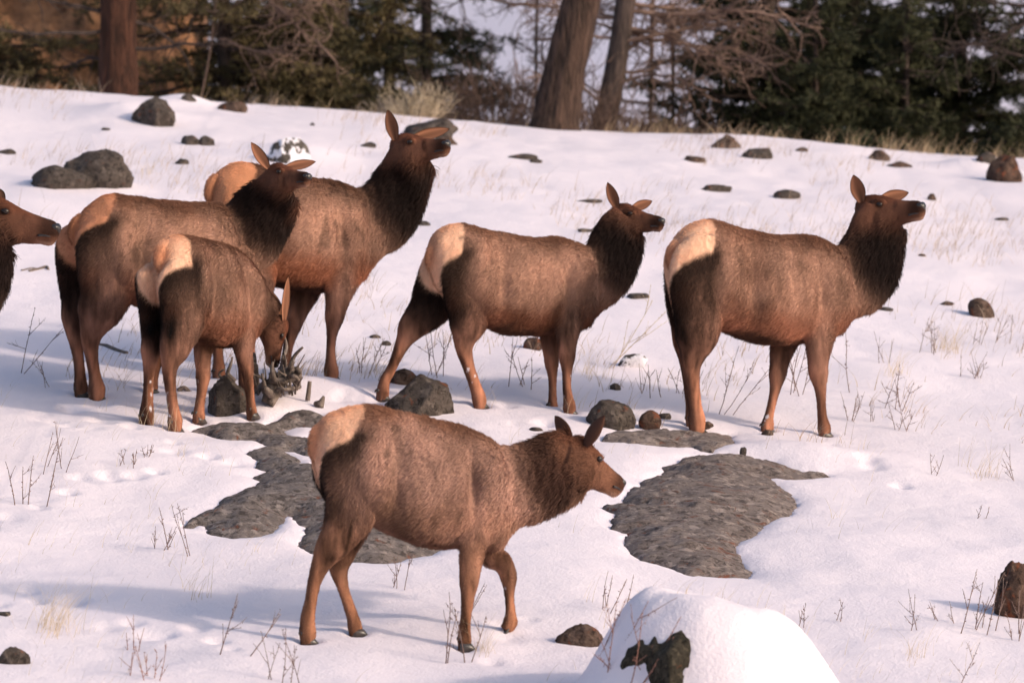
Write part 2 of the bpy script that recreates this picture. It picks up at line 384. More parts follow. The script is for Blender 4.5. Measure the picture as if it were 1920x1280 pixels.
    for i, (x, zt, zb, wd) in enumerate(HS):
        c = hp(x, 0, (zt+zb)/2); A = S*Z*(zt-zb)/2; rings.append(sring(c, A, S*fn*wd, .88, 24, -.08 if x > .1 else .22))
        if i % 2 == 0: cen.append((c, A, 2, x, 0, S*wd))
    M.add(*loft(rings))
    # brow ridges, cheeks, chin
    def blob(c, rx, ry, rz, ax3):
        t = np.linspace(-1, 1, 9)*.995; rr = [sring(c+ax3[0]*rx*q, ax3[2]*rz*math.sqrt(1-q*q), ax3[1]*ry*math.sqrt(1-q*q), 1, 16) for q in t]; M.add(*loft(rr))
    for s in (-1, 1):
        blob(hp(-.005, s*.062, .018), .05*S, .022*S, .026*S, (X, fn, Z))
        blob(hp(.238, s*.024, -.03), .030*S, .016*S, .022*S, (X, fn, Z))
    blob(hp(.218, 0, -.098), .045*S, .026*S, .02*S, (X, fn, Z))
    # legs
    hoof_sp = []
    for li, l in enumerate(legs):
        sd = l['side']; yt = l['yt']*sd; st = l['st']; n = len(st)
        if l.get('ground', True):
            f = loc(hit(*st[-1][:2])); yf = float(np.clip(f[1], *(sorted((sd*.0, sd*.26)))))
        else: yf = l.get('yf', yt)
        vs = np.array([s[1] for s in st], float); tt = np.clip((vs-vs[0])/(max(vs[-1]-vs[0], 1)), 0, 1)
        pts = []; ra = []; rb = []
        for i, s in enumerate(st):
            yy = yt+(yf-yt)*sm(tt[i], .0, 1.)*1.0
            if len(s) > 4: yy = s[4]
            p = pix(s[0], s[1], yy); pw = s[2]*.5*scl
            br = s[3] if len(s) > 3 and s[3] else .9
            b = pw*br if br <= 1.2 else br
            a = math.sqrt(max(pw**2-(b*math.sin(th))**2, (pw*.55)**2))/math.cos(th) if th < 1.0 else pw
            a = min(a, pw*1.35)
            pts.append(p); ra.append(a); rb.append(b)
        if l.get('ground', True):
            e = pts[-1].copy(); wz = float(G0(*(O+h*e[0]+nrm*e[1])[:2]))-O[2]
            e[2] = min(e[2], wz)-.03; 
            if abs(pts[-1][2]-wz) > .06: print('foot gap', name, li, round(pts[-1][2]-wz, 3))
            pts[-1] = e
            fw = O+h*e[0]+nrm*e[1]; DIPS.append((fw[0], fw[1], .055, .03))
        p0 = np.array(pts[0]); dt = p0-np.array(pts[1]); dt /= np.linalg.norm(dt); pts = [p0+dt*ra[0]*.55]+pts; ra = [ra[0]*.45]+ra; rb = [rb[0]*.45]+rb
        fr_ = np.linspace(0, 1, len(ra)); ra = list(np.array(ra)*np.where(fr_ > .5, .86, 1)); rb = list(np.array(rb)*np.where(fr_ > .5, .86, 1))
        D = crom(np.column_stack([pts, ra, rb]), 4)
        zf = (D[1, 2]-D[:, 2])/(D[1, 2]-D[-1, 2]+1e-9); bg_ = lambda c_, w_: np.exp(-((zf-c_)/w_)**2)
        gm = 1+(.17*bg_(.62, .045)-.08*bg_(.80, .09)+.14*bg_(.93, .03) if l['kind'] == 'front' else .15*bg_(.53, .05)-.10*bg_(.74, .10)+.14*bg_(.93, .03)); D[:, 3] *= gm; D[:, 4] *= gm; Pp = D[:, :3]; Tn = np.gradient(Pp, axis=0); Tn /= np.linalg.norm(Tn, axis=1)[:, None]
        rings = []
        for i in range(len(D)):
            a1 = np.cross(Tn[i], [0, 1., 0]); a1 /= np.linalg.norm(a1); a1 = -a1 if a1[0] < 0 else a1
            l1 = np.cross(Tn[i], a1); l1 /= np.linalg.norm(l1)
            rings.append(sring(Pp[i], a1*D[i, 3], l1*D[i, 4], .95, 16))
            cen.append((Pp[i], a1*D[i, 3], 3 if l['kind'] == 'hind' else 4, i/(len(D)-1), sd, D[i, 4]))
        M.add(*loft(rings))
        hoof_sp.append((pts[-1], Tn[-1], l, D[-1, 3]))
    if tail is not None:
        tp = pix(*tail[:2], 0)+np.array([-.010, 0, 0]); pth = [tp+np.array([.05, 0, .05]), tp, tp+np.array([-.015, 0, -.07]), tp+np.array([-.005, 0, -.13])]
        V_, F_ = tube(crom(pth, 3), np.interp(np.linspace(0, 1, 10), [0, .3, .7, 1], [.03, .036, .03, .012]), 10); M.add(V_, F_)
    # merge into one skin
    raw = M.build('body_raw', None, smooth=False)
    md = raw.modifiers.new('r', 'REMESH'); md.mode = 'VOXEL'; md.voxel_size = .0085 if not calf else .0075; md.adaptivity = 0
    ms = raw.modifiers.new('s', 'SMOOTH'); ms.factor = .5; ms.iterations = 5
    dg = bpy.context.evaluated_depsgraph_get(); ev = raw.evaluated_get(dg); me = ev.to_mesh()
    V = np.empty(len(me.vertices)*3, np.float32); me.vertices.foreach_get('co', V); V = V.reshape(-1, 3).astype(float)
    nl_ = len(me.loops); LI = np.empty(nl_, np.int32); me.loops.foreach_get('vertex_index', LI)
    Q = LI.reshape(-1, 4); ev.to_mesh_clear(); bpy.data.objects.remove(raw)
    # ---- colours and flow
    C = np.array([c[0] for c in cen]); A = np.array([c[1] for c in cen]); PT = np.array([c[2] for c in cen]); TT = np.array([c[3] for c in cen])
    SD = np.array([c[4] for c in cen]); WD = np.array([c[5] for c in cen]); An = np.linalg.norm(A, axis=1)
    rad = np.sqrt(An*WD)
    TP_ = None if tail is None else pix(*tail[:2], 0)+np.array([-.03, 0, -.04])
    def shade(Pn, dn=None):
        out = np.zeros((len(Pn), 3)); flow = np.zeros((len(Pn), 3)); ln = np.zeros(len(Pn)); nzs = np.zeros(len(Pn))
        for s0 in range(0, len(Pn), 8000):
            p = Pn[s0:s0+8000]; D_ = p[:, None]-C[None]; dist = np.linalg.norm(D_, axis=2)/rad[None]
            Wt = np.exp(-7*dist)*np.where(PT == 2, 1.3, 1)[None]; Wt /= Wt.sum(1)[:, None]
            f = (D_*A[None]).sum(2)/An[None]**2
            n1 = noise(p[:, 0]*7, p[:, 1]*7, p[:, 2]*7, 3, seed); n2 = noise(p[:, 0]*22, p[:, 1]*22, p[:, 2]*9, 3, seed+4)
            nm = (n1*.5+n2*.25)[:, None]
            fn_ = f+nm*.35
            col = np.zeros((len(p), len(C), 3))
            tor = PT == 0; ne = PT == 1; he = PT == 2; hi = PT == 3; fr = PT == 4
            def lerp(a, b, w_): return a+(b-a)*w_[..., None]
            c3 = {k: np.array(v) for k, v in P.items()}
            # torso
            ft = fn_[:, tor]; t_ = TT[tor][None]+nm*.04
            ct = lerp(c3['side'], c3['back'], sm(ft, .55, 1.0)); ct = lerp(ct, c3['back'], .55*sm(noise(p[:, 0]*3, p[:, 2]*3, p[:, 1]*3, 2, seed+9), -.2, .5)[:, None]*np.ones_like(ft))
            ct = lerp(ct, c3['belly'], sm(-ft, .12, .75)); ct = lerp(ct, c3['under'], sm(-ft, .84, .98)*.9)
            col[:, tor] = ct
            # neck
            fk = fn_[:, ne]; tk = TT[ne][None]+nm*.10
            ck = lerp(c3['dark'], c3['side']*.55+c3['dark']*.5, (1-sm(tk, .0, .32)))
            ck = lerp(ck, c3['dark']*.55, sm(fk, .35, .9)*.8*sm(tk, .1, .3))
            ck = lerp(ck, c3['belly']*1.15, sm(-fk, .72, .95)*sm(tk, .66, .82)*sm(.08-np.abs(D_[:, ne, 1]), 0, .05))
            ck = lerp(ck, c3['head'], sm(tk, .8, 1.05)*.7*sm(fk, -.9, -.3))
            col[:, ne] = ck
            # head
            xh = TT[he][None]*np.ones((len(p), 1)); fh = f[:, he]
            ch = lerp(c3['head'], c3['dark']*.8, sm(xh, .12, .22)*.85*sm(fh, -.55, -.1))
            ch = lerp(ch, c3['head']*1.05*np.array([1.1, .9, .8]), sm(fh, .4, .9)*(1-sm(xh, .05, .14)))
            ch = lerp(ch, c3['pale'], sm(-fh, .66, .9)*sm(xh, .17, .21)*.5)
            ch = lerp(ch, c3['belly']*1.1, sm(-fh, .8, 1.0)*(1-sm(xh, .1, .15))*.6)
            col[:, he] = ch
            # legs
            for msk, kind in ((hi, 'h'), (fr, 'f')):
                tl = TT[msk][None]+nm*.08; fl = fn_[:, msk]
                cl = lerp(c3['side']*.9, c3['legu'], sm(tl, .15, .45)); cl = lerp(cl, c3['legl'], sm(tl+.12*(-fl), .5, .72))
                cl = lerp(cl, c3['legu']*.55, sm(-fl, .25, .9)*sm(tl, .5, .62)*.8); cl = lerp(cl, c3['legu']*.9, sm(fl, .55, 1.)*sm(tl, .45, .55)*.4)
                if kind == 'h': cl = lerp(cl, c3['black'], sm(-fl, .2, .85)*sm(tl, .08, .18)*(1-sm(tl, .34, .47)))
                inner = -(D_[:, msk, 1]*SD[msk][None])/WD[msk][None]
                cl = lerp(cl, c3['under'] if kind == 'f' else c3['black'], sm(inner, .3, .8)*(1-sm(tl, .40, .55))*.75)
                cl = lerp(cl, c3['hoof'], sm(tl, .985, 1.02)*.5)
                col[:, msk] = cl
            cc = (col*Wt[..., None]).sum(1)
            # rump patch
            kx0, hgt, kyw = rump
            fz = (ztop-p[:, 2])/hgt; dx = p[:, 0]-xt; ay = np.abs(p[:, 1]); wn = nm[:, 0]*.03
            lim = kx0*.74*np.clip(1-fz/.75, 0, 1)+.055+.03*sm(fz, .5, .9); yl_ = kyw*1.36*np.clip(1.04-fz, 0, 1)**.95+.010; yin = .125*np.clip(1.05-fz, 0, 1)**.8
            mk = np.maximum(sm(lim-dx+wn, -.008, .02), sm(yin-ay+wn*.4, -.006, .014)*sm(.30-dx, 0, .03)*sm(fz, .3, .5))*sm(yl_-ay+wn, -.008, .02)*sm(1.05-fz, 0, .06)
            rc = lerp(c3['rump'], c3['rumpo'], np.clip(.55*sm(.10-ay, 0, .06)*(1-sm(fz, .25, .6))+.35*n1, 0, 1))
            be = np.maximum(dx-lim, .8*(ay-yl_)); bk = sm(fz, .14, .38)*(1-sm(fz, 1.1, 1.5))*(1-sm(be, .025, .20+.06*n1))**1.25*(1-sm(dx, .22, .36))
            tl_ok = (Wt[:, tor].sum(1)+Wt[:, hi].sum(1)) > .5
            cc = lerp(cc, c3['black'], bk*.93*tl_ok); cc = lerp(cc, rc, mk*tl_ok)
            tg = np.exp(-(np.linalg.norm((p-TP_)*np.array([1, 1.2, .8]), axis=1)/.075)**4)*tl_ok if TP_ is not None else 0*fz
            cc = lerp(cc, c3['rumpo']*.95, tg*.85); cleft_shade = np.exp(-(ay/.014)**2)*mk*sm(fz, .3, .45)*.8; cc = lerp(cc, c3['rumpo']*.5, cleft_shade)  # shadow between the two rump lobes is painted into the coat colour
            lw = Wt[:, hi].sum(1)+Wt[:, fr].sum(1); n3 = noise(p[:, 0]*26, p[:, 1]*26, p[:, 2]*5, 3, seed+13)
            n4 = noise(p[:, 0]*3.2, p[:, 1]*3.2, p[:, 2]*4.5, 3, seed+19)
            ee = np.minimum(np.linalg.norm(p-hp(.004, .074, .006), axis=1), np.linalg.norm(p-hp(.004, -.074, .006), axis=1))/S
            cc = cc*(1-.6*np.exp(-(ee/.024)**2))[:, None]
            cc = cc*(1+.20*n2+.12*n1+1.2*n3*sm(lw, .6, 1)+.50*n4*(1-mk))[:, None]
            n5 = noise(p[:, 0]*11, p[:, 1]*11, p[:, 2]*2.6, 3, seed+31); cc = cc*(1+.42*n5*(1-mk)*Wt[:, tor].sum(1))[:, None]
            sp_ = sm(noise(p[:, 0]*34, p[:, 1]*34, p[:, 2]*22, 2, seed+37), .62, .72)*sm(lw, .8, 1)*(p[:, 2] < .26)*(p[:, 2] > .04); cc = lerp(cc, np.array([.75, .70, .74]), sp_*.8)
            fk_ = sm(noise(p[:, 0]*24, p[:, 1]*24, p[:, 2]*9, 3, seed+23)+.7*noise(p[:, 0]*3, p[:, 1]*3, p[:, 2]*3, 2, seed+27), .40, .80)*(1-mk)
            cc = cc*(1-.45*fk_)[:, None]
            # flow
            fl_ = np.zeros((len(C), 3)); fl_[tor] = (-1, 0, -.55); fl_[hi] = (-.15, 0, -1); fl_[fr] = (-.1, 0, -1); fl_[he] = -X*1.0-Z*.15
            kd = K[0][:3]-K[-1][:3]; kd = kd/np.linalg.norm(kd); fl_[ne] = kd+np.array([-.2, 0, -.35])
            fw_ = Wt@fl_; fw_[mk > .5] += np.array([-.6, 0, -.8])
            lens = np.zeros(len(C)); lens[tor] = .028; lens[ne] = .050*mane; lens[he] = .010; lens[hi] = np.where(TT[hi] < .4, .02, .010); lens[fr] = np.where(TT[fr] < .35, .02, .010)
            lv = Wt@lens
            ridge = (Wt[:, ne].sum(1) > .12)*(Wt[:, tor].sum(1) > .12)
            lv = lv*(1-.35*mk)
            out[s0:s0+8000] = np.clip(cc, .004, .95); flow[s0:s0+8000] = fw_; ln[s0:s0+8000] = lv
        return out, flow, ln
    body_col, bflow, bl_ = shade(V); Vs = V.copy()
    vn = np.zeros_like(V); qn = np.cross(V[Q[:, 2]]-V[Q[:, 0]], V[Q[:, 3]]-V[Q[:, 1]])
    for k in range(4): np.add.at(vn, Q[:, k], qn)
    vn /= np.linalg.norm(vn, axis=1)[:, None]+1e-12
    Lx = xf-xt; k_ = 1.0 if not calf else .85
    for fx_, dz_, rx_, rz_, am in ((.37, .26, .10, .13, .042), (.36, .50, .06, .16, .040), (.74, .50, .055, .14, .040), (.70, .22, .08, .15, .018), (.87, .36, .10, .15, -.034), (.26, .11, .06, .05, -.016), (.22, .36, .10, .13, -.018), (.97, .30, .05, .14, .02)):
        g_ = np.exp(-((V[:, 0]-xt-fx_*Lx)/rx_/k_)**2-((V[:, 2]-ztop+dz_*k_)/rz_/k_)**2)*sm(np.abs(V[:, 1]), .05, .13); V[:, 1] -= np.sign(V[:, 1])*g_*am
    V = V+vn*(np.clip(bl_/.026, 0, 1.5)*(.006*noise(V[:, 0]*9, V[:, 1]*9, V[:, 2]*5, 2, seed+50)+.0035*noise(V[:, 0]*30, V[:, 1]*30, V[:, 2]*12, 2, seed+51)))[:, None]
    # ears, joined into the same body mesh
    EV = []; EF = []; EC = []; off = len(V); EH = []
    def ear(base, tip, side_open, wid, cup=.5):
        nonlocal off
        b = np.array(base); t = np.array(tip); ax_ = t-b; Ln = np.linalg.norm(ax_); ax_ = ax_/Ln
        sv = np.cross(side_open, ax_); sv /= np.linalg.norm(sv); ov = np.cross(ax_, sv); ov /= np.linalg.norm(ov)
        if ov@side_open < 0: ov = -ov
        nu, nv = 16, 13; us = np.linspace(0, 1, nu); g = []
        for layer in (0, 1):
            for q in us:
                wd = wid*(.42+.58*math.sin(min(q/.45, 1)*math.pi/2))*max(0, 1-((q-.42)/.58)**2.0 if q > .42 else 1)**.8 if q < 1 else .001
                wd = max(float(wd), .0015)
                for s in np.linspace(-1, 1, nv):
                    ang = s*1.25; curl = (1-.35*q)
                    pt = b+ax_*(q*Ln)+sv*(wd*math.sin(ang)/math.sin(1.25))+ov*(-wd*cup*curl*(math.cos(ang)-.2))
                    pt = pt+ov*(.0 if layer == 0 else -.004)*(1-.3*q)
                    g.append(pt)
        g = np.array(g); EV.append(g); n0 = nu*nv
        cin = np.array(P['pale'])*np.array([.42, .31, .26]); cdk = np.array(P['dark'])*.9+np.array(P['head'])*.25
        for layer in (0, 1):
            for i in range(nu):
                for j, s in enumerate(np.linspace(-1, 1, nv)):
                    q = us[i]
                    if layer == 0:
                        c = cin*(1-.55*math.exp(-((s+.1)/.28)**2)*(1-q)) ; c = c*(1-.75*float(sm(np.array(abs(s)), .72, .95)))*(1+.45*math.exp(-((s-.45)/.16)**2))
                        c = c*(1-.5*float(sm(np.array(q), .9, 1)))
                    else: c = cdk
                    EC.append(c)
        for layer in (0, 1):
            for i in range(nu-1):
                for j in range(nv-1):
                    a = off+layer*n0+i*nv+j; f = (a, a+1, a+nv+1, a+nv); EF.append(f if layer else f[::-1])
        for i in range(nu-1):
            for j in (0, nv-1):
                a = off+i*nv+j; EF.append((a, a+nv, a+n0+nv, a+n0))
        a = off+(nu-1)*nv
        for j in range(nv-1): EF.append((a+j, a+j+1, a+n0+j+1, a+n0+j))
        off += len(g)
    for e in head['ears']:
        bx = hp(*e['base']); tp = pix(*e['tip'], 0)
        # tip depth: on the plane through the ear base, plus an offset sideways
        bw = O+h*bx[0]+nrm*bx[1]+np.array([0, 0, bx[2]]); r = ray(*e['tip']); tw = r*(bw[1]+e.get('dy', 0)); tp = loc(tw)
        ov = np.array(e['open']); ovl = np.array([ov@h, ov@nrm, ov[2]]); ear(bx, tp, ovl, e['w']*S, e.get('cup', .5))
    V2 = np.vstack([V]+EV); Fq = np.vstack([Q, np.array(EF)]) ; C2 = np.vstack([body_col, np.array(EC)])
    root = empty(name, O, th); tag(root, label, 'elk', 'elk on the snowy slope')
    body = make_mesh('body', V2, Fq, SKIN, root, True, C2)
    # ---- eyes, nostril pads, mouth
    import bmesh
    def ball(c, r, sc=(1, 1, 1)):
        bm = bmesh.new(); bmesh.ops.create_uvsphere(bm, u_segments=14, v_segments=10, radius=1)
        Vb = np.array([v.co[:] for v in bm.verts]); Fb = [[v.index for v in f.verts] for f in bm.faces]; bm.free()
        return c+(Vb[:, :1]*X*sc[0]+Vb[:, 1:2]*fn*sc[1]+Vb[:, 2:]*Z*sc[2])*r, Fb
    for s in (-1, 1):
        m = MB(); m.add(*ball(hp(.004, s*.074, .006), .0185*S, (1.15, .9, .85))); m.build('eye', EYE, root)
    m = MB(); m.add(*ball(hp(.258, 0, -.030), .031*S, (.7, 1.15, .95))); 
    for s in (-1, 1): m.add(*ball(hp(.246, s*.029, -.024), .018*S, (1.3, .9, .9)))
    m.build('nose', NOSEM, root)
    m = MB()
    for s in (-1, 1):
        pth = [hp(.264, s*.014, -.070), hp(.243, s*.039, -.072), hp(.21, s*.047, -.072), hp(.178, s*.050, -.078)]
        m.add(*tube(crom(pth, 3), np.interp(np.linspace(0, 1, 10), [0, .5, 1], [.002, .0045, .0065])*S, 6))
    m.build('mouth', NOSEM, root)
    # ---- hooves
    for (p, tn, l, r_) in hoof_sp:
        if not hooves: break
        mm = MB()
        dirf = np.array([1, 0, 0.]) if l.get('ground', True) else np.array(l['hoofdir'], float)
        dirf = dirf/np.linalg.norm(dirf); dn = -np.array([0, 0, 1.]) if l.get('ground', True) else np.array(l['hoofdn'], float)
        k = 1.0 if not calf else .88
        for s in (-1, 1):
            c = p+np.array([0, s*.019*k, 0])-dn*(.045 if l.get('ground', True) else 0)
            rr = []
            for q, (fw, hh, ww) in ((0, (.02, .034, .018)), (.4, (.03, .042, .023)), (1, (.045, .058, .026))):
                cc = c+dn*(.05*q*k)+dirf*(.022*q*k); rr.append(sring(cc, dirf*hh*k, np.array([0, ww*.85*k, 0]), .9, 12))
            mm.add(*loft(rr))
        if l.get('ground', True):
            for s in (-1, 1): mm.add(*tube(crom([p+np.array([-r_*.7, s*.013, .080]), p+np.array([-r_*.95, s*.016, .072]), p+np.array([-r_*1.05, s*.017, .060])], 2), [.006, .007, .0065, .005, .002], 8))
        mm.build('hoof', HOOF, root)
    # ---- fur strands
    tri = np.vstack([Q[:, [0, 1, 2]], Q[:, [0, 2, 3]]])
    a, b, c = V[tri[:, 0]], V[tri[:, 1]], V[tri[:, 2]]; cr = np.cross(b-a, c-a); ar = np.linalg.norm(cr, axis=1)
    vis = 1.0+0*ar
    idx = rg.choice(len(tri), nh, p=ar*vis/(ar*vis).sum()); u_, v_ = rg.random(nh), rg.random(nh); fl = u_+v_ > 1; u_[fl] = 1-u_[fl]; v_[fl] = 1-v_[fl]
    Pn = a[idx]+(b-a)[idx]*u_[:, None]+(c-a)[idx]*v_[:, None]; Nn = cr[idx]/(ar[idx][:, None]+1e-12)
    vi = tri[idx, rg.integers(0, 3, nh)]; hc, flw, ln = body_col[vi], bflow[vi], bl_[vi]
    keep = np.ones(nh, bool)
    # leave the eyes, the nose and the mouth free of strands
    for q, rr in ((hp(.008, -.074, .002), .021), (hp(.008, .074, .002), .021), (hp(.262, 0, -.034), .036)): keep &= np.linalg.norm(Pn-q, axis=1) > rr*S
    Pn, Nn, hc, flw, ln = [q[keep] for q in (Pn, Nn, hc, flw, ln)]; nh = len(Pn)
    cl = np.stack([noise(Pn[:, 0]*8, Pn[:, 1]*8, Pn[:, 2]*8, 2, 40+k) for k in range(3)], -1)
    flw = flw+cl*.22; flw -= (flw*Nn).sum(1)[:, None]*Nn; flw /= np.linalg.norm(flw, axis=1)[:, None]+1e-9
    lift = rg.uniform(.18, .5, nh)+.25*cl[:, 0]; lift = np.where(ln < .013, lift*.45, lift)
    L_ = ln*rg.uniform(.6, 1.35, nh)
    d0 = flw+Nn*lift[:, None]+rg.normal(size=(nh, 3))*.12; d0 /= np.linalg.norm(d0, axis=1)[:, None]
    d1 = d0-Nn*.25*lift[:, None]+np.array([0, 0, -.18]); d1 /= np.linalg.norm(d1, axis=1)[:, None]
    pts = np.stack([Pn-Nn*.003, Pn+d0*L_[:, None]*.5, Pn+d0*L_[:, None]*.5+d1*L_[:, None]*.5], 1)
    rad_ = np.tile(np.array([.0013, .001, .0003]), (nh, 1))*np.clip(ln/.026, .6, 1.3)[:, None]
    cur = bpy.data.hair_curves.new('fur'); cur.add_curves([3]*nh)
    cur.attributes['position'].data.foreach_set('vector', pts.astype(np.float32).ravel())
    ra = cur.attributes.new('radius', 'FLOAT', 'POINT'); ra.data.foreach_set('value', rad_.astype(np.float32).ravel())
    hcol = np.ones((nh, 4), np.float32); vb = rg.normal(1.10, .12, nh)+.12*cl[:, 1]; hcol[:, :3] = np.clip(hc*np.clip(vb, .45, 1.8)[:, None], .003, .95)
    ca = cur.attributes.new('col', 'FLOAT_COLOR', 'CURVE'); ca.data.foreach_set('color', hcol.ravel())
    cur.materials.append(HAIR); fo = bpy.data.objects.new('fur', cur); COL.objects.link(fo); fo.parent = root
    return dict(root=root, hp=hp, S=S, O=O)

CAM = (0, -1, 0)
LEGY = dict(h=.115, f=.105)
def ears(n, f, opn=(-.25, -.95, .1), opf=(.1, -.9, .2), w=.046, bn=(-.115, -.062, .03), bf=(-.03, .055, .045), dyn=-.04, dyf=.05, wf=None):
    return [dict(base=bn, tip=n, open=opn, w=w, dy=dyn), dict(base=bf, tip=f, open=opf, w=wf or w*.9, dy=dyf)]
HERD = []
def build_herd():
    # cow at the right, head raised
    HERD.append(elk('elk', 'large dark necked elk standing at the far right with its nose raised', 30,
        [(1262, 462, 1262, 520, .06), (1282, 430, 1276, 560, .15), (1325, 411, 1310, 605, .215), (1386, 428, 1378, 634, .245), (1448, 440, 1432, 651, .265), (1505, 440, 1490, 649, .25), (1545, 452, 1540, 641, .215), (1578, 475, 1568, 632, .16), (1592, 520, 1585, 612, .08)],
        [(1535, 452, 1572, 628, 0, .15), (1570, 462, 1598, 598, 0, .13), (1583, 450, 1640, 580, .0, .115), (1594, 424, 1675, 540, 0, .10), (1604, 398, 1688, 492, -.02, .085), (1624, 378, 1697, 436, -.06, .065)],
        dict(yaw=-24, eye=(1648, 385), nose=(1734, 391), y=-.11, ears=ears((1600, 328), (1704, 361)), jaw=1.12),
        [dict(kind='hind', side=-1, yt=.115, st=[(1322, 478, 120, .42), (1318, 540, 130, .42), (1312, 590, 100, .5), (1305, 640, 68, .6), (1297, 680, 48, .7), (1298, 715, 36), (1303, 760, 30), (1306, 783, 34), (1307, 799, 34)]),
         dict(kind='hind', side=1, yt=.115, st=[(1300, 490, 110, .42), (1290, 550, 85, .5), (1285, 600, 60, .6), (1281, 635, 38, .75), (1285, 670, 32), (1291, 720, 26), (1296, 760, 24), (1298, 794, 28)]),
         dict(kind='front', side=-1, yt=.12, st=[(1535, 530, 95, .4), (1538, 590, 84, .4), (1536, 640, 56, .6), (1534, 690, 36, .8), (1539, 735, 25), (1541, 775, 22), (1545, 800, 26), (1546, 814, 27)]),
         dict(kind='front', side=1, yt=.10, st=[(1500, 540, 60, .5), (1480, 610, 60, .5), (1466, 655, 46, .7), (1458, 700, 30, .8), (1452, 735, 23), (1444, 770, 20), (1439, 795, 25), (1438, 808, 28)])],
        seed=11, tail=(1262, 468), nh=90000, rump=(.31, .66, .2)))
    # middle calf
    HERD.append(elk('elk', 'young elk standing mid slope with one hind leg stretched far back', 27,
        [(806, 468, 806, 515, .05), (820, 434, 818, 545, .13), (856, 419, 850, 580, .18), (900, 428, 895, 608, .205), (942, 437, 940, 629, .215), (1000, 447, 990, 633, .215), (1045, 445, 1038, 629, .20), (1082, 456, 1075, 624, .17), (1108, 472, 1102, 618, .12), (1122, 505, 1112, 590, .06)],
        [(1068, 450, 1090, 618, 0, .12), (1098, 462, 1128, 582, 0, .105), (1110, 449, 1163, 556, 0, .09), (1121, 425, 1186, 520, 0, .08), (1134, 403, 1198, 480, -.02, .07), (1152, 388, 1207, 444, -.03, .055)],
        dict(yaw=-22, eye=(1179, 401), nose=(1245, 419), y=-.09, ears=ears((1139, 342), (1223, 377)), jaw=1.1),
        [dict(kind='hind', side=-1, yt=.10, st=[(872, 475, 95, .42), (880, 530, 100, .42), (882, 575, 90, .45), (876, 615, 58, .6), (870, 650, 42, .7), (878, 685, 30), (888, 715, 27), (897, 742, 28), (901, 757, 28)]),
         dict(kind='hind', side=1, yt=.09, st=[(835, 490, 80, .45), (825, 540, 90, .45), (803, 580, 74, .5), (775, 610, 50, .6), (758, 638, 36, .8), (744, 668, 27), (731, 697, 23), (721, 715, 24), (716, 728, 26)]),
         dict(kind='front', side=-1, yt=.105, st=[(1065, 520, 80, .4), (1066, 575, 70, .45), (1064, 620, 46, .65), (1063, 660, 32, .85), (1063, 695, 22), (1063, 730, 20), (1067, 757, 24), (1069, 773, 25)]),
         dict(kind='front', side=1, yt=.09, st=[(1040, 540, 60, .5), (1036, 600, 52, .5), (1032, 640, 38, .7), (1034, 680, 28), (1036, 715, 20), (1036, 745, 20), (1036, 770, 24)])],
        seed=22, tail=(812, 470), nh=80000, calf=True, rump=(.25, .52, .17), pal=dict(belly=PAL['under']*1 if False else srgb(.42, .28, .21))))
    # front calf walking
    HERD.append(elk('elk', 'young elk walking in front of the herd with one foreleg lifted', 20,
        [(590, 812, 590, 880, .05), (612, 780, 606, 930, .13), (660, 761, 652, 968, .185), (700, 760, 700, 990, .20), (740, 771, 738, 1010, .205), (800, 783, 795, 1030, .21), (860, 798, 850, 1033, .205), (905, 815, 900, 1035, .185), (938, 838, 935, 1034, .145), (962, 880, 952, 1000, .07)],
        [(900, 818, 930, 1030, 0, .13), (938, 836, 970, 986, 0, .115), (970, 834, 1010, 974, 0, .10), (1005, 824, 1050, 955, 0, .09), (1035, 812, 1082, 938, .02, .08), (1062, 808, 1096, 925, .03, .07)],
        dict(yaw=40, eye=(1123, 861), nose=(1165, 914), y=-.03, ears=[dict(base=(-.10, -.062, .03), tip=(1134, 779), open=(.55, .55, -.45), w=.056, dy=-.03, cup=.6), dict(base=(-.10, .06, .05), tip=(1041, 779), open=(.8, .6, .1), w=.055, dy=.05)], jaw=1.0),
        [dict(kind='hind', side=-1, yt=.105, st=[(668, 845, 125, .40), (672, 905, 125, .42), (660, 955, 100, .46), (638, 1000, 68, .6), (608, 1045, 50, .7), (591, 1085, 34), (583, 1125, 30), (577, 1160, 33), (577, 1196, 32)]),
         dict(kind='hind', side=1, yt=.09, st=[(670, 900, 90, .45), (668, 960, 72, .5), (655, 1010, 50, .6), (636, 1058, 38, .8), (643, 1100, 28), (655, 1137, 26), (663, 1162, 27), (669, 1184, 30)]),
         dict(kind='front', side=-1, yt=.105, st=[(895, 905, 95, .4), (892, 960, 82, .42), (888, 1010, 52, .6), (882, 1060, 42, .75), (878, 1105, 32), (874, 1150, 25), (871, 1180, 27), (871, 1211, 27)]),
         dict(kind='front', side=1, yt=.085, ground=False, yf=.07, hoofdir=(-.75, 0, -.65), hoofdn=(-.35, 0, -.85), st=[(925, 940, 70, .5), (920, 1000, 56, .6), (918, 1040, 42, .8), (940, 1052, 40, .9), (953, 1078, 34), (955, 1115, 24), (957, 1148, 24), (956, 1168, 30), (947, 1180, 26)])],
        seed=33, tail=(598, 815), nh=110000, calf=True, mane=1.0, rump=(.29, .40, .17),
        pal=dict(dark=srgb(.25, .18, .15), head=srgb(.46, .34, .27), legu=srgb(.46, .35, .28), legl=srgb(.56, .41, .31), side=srgb(.70, .58, .51), belly=srgb(.58, .46, .385), under=srgb(.42, .31, .25))))
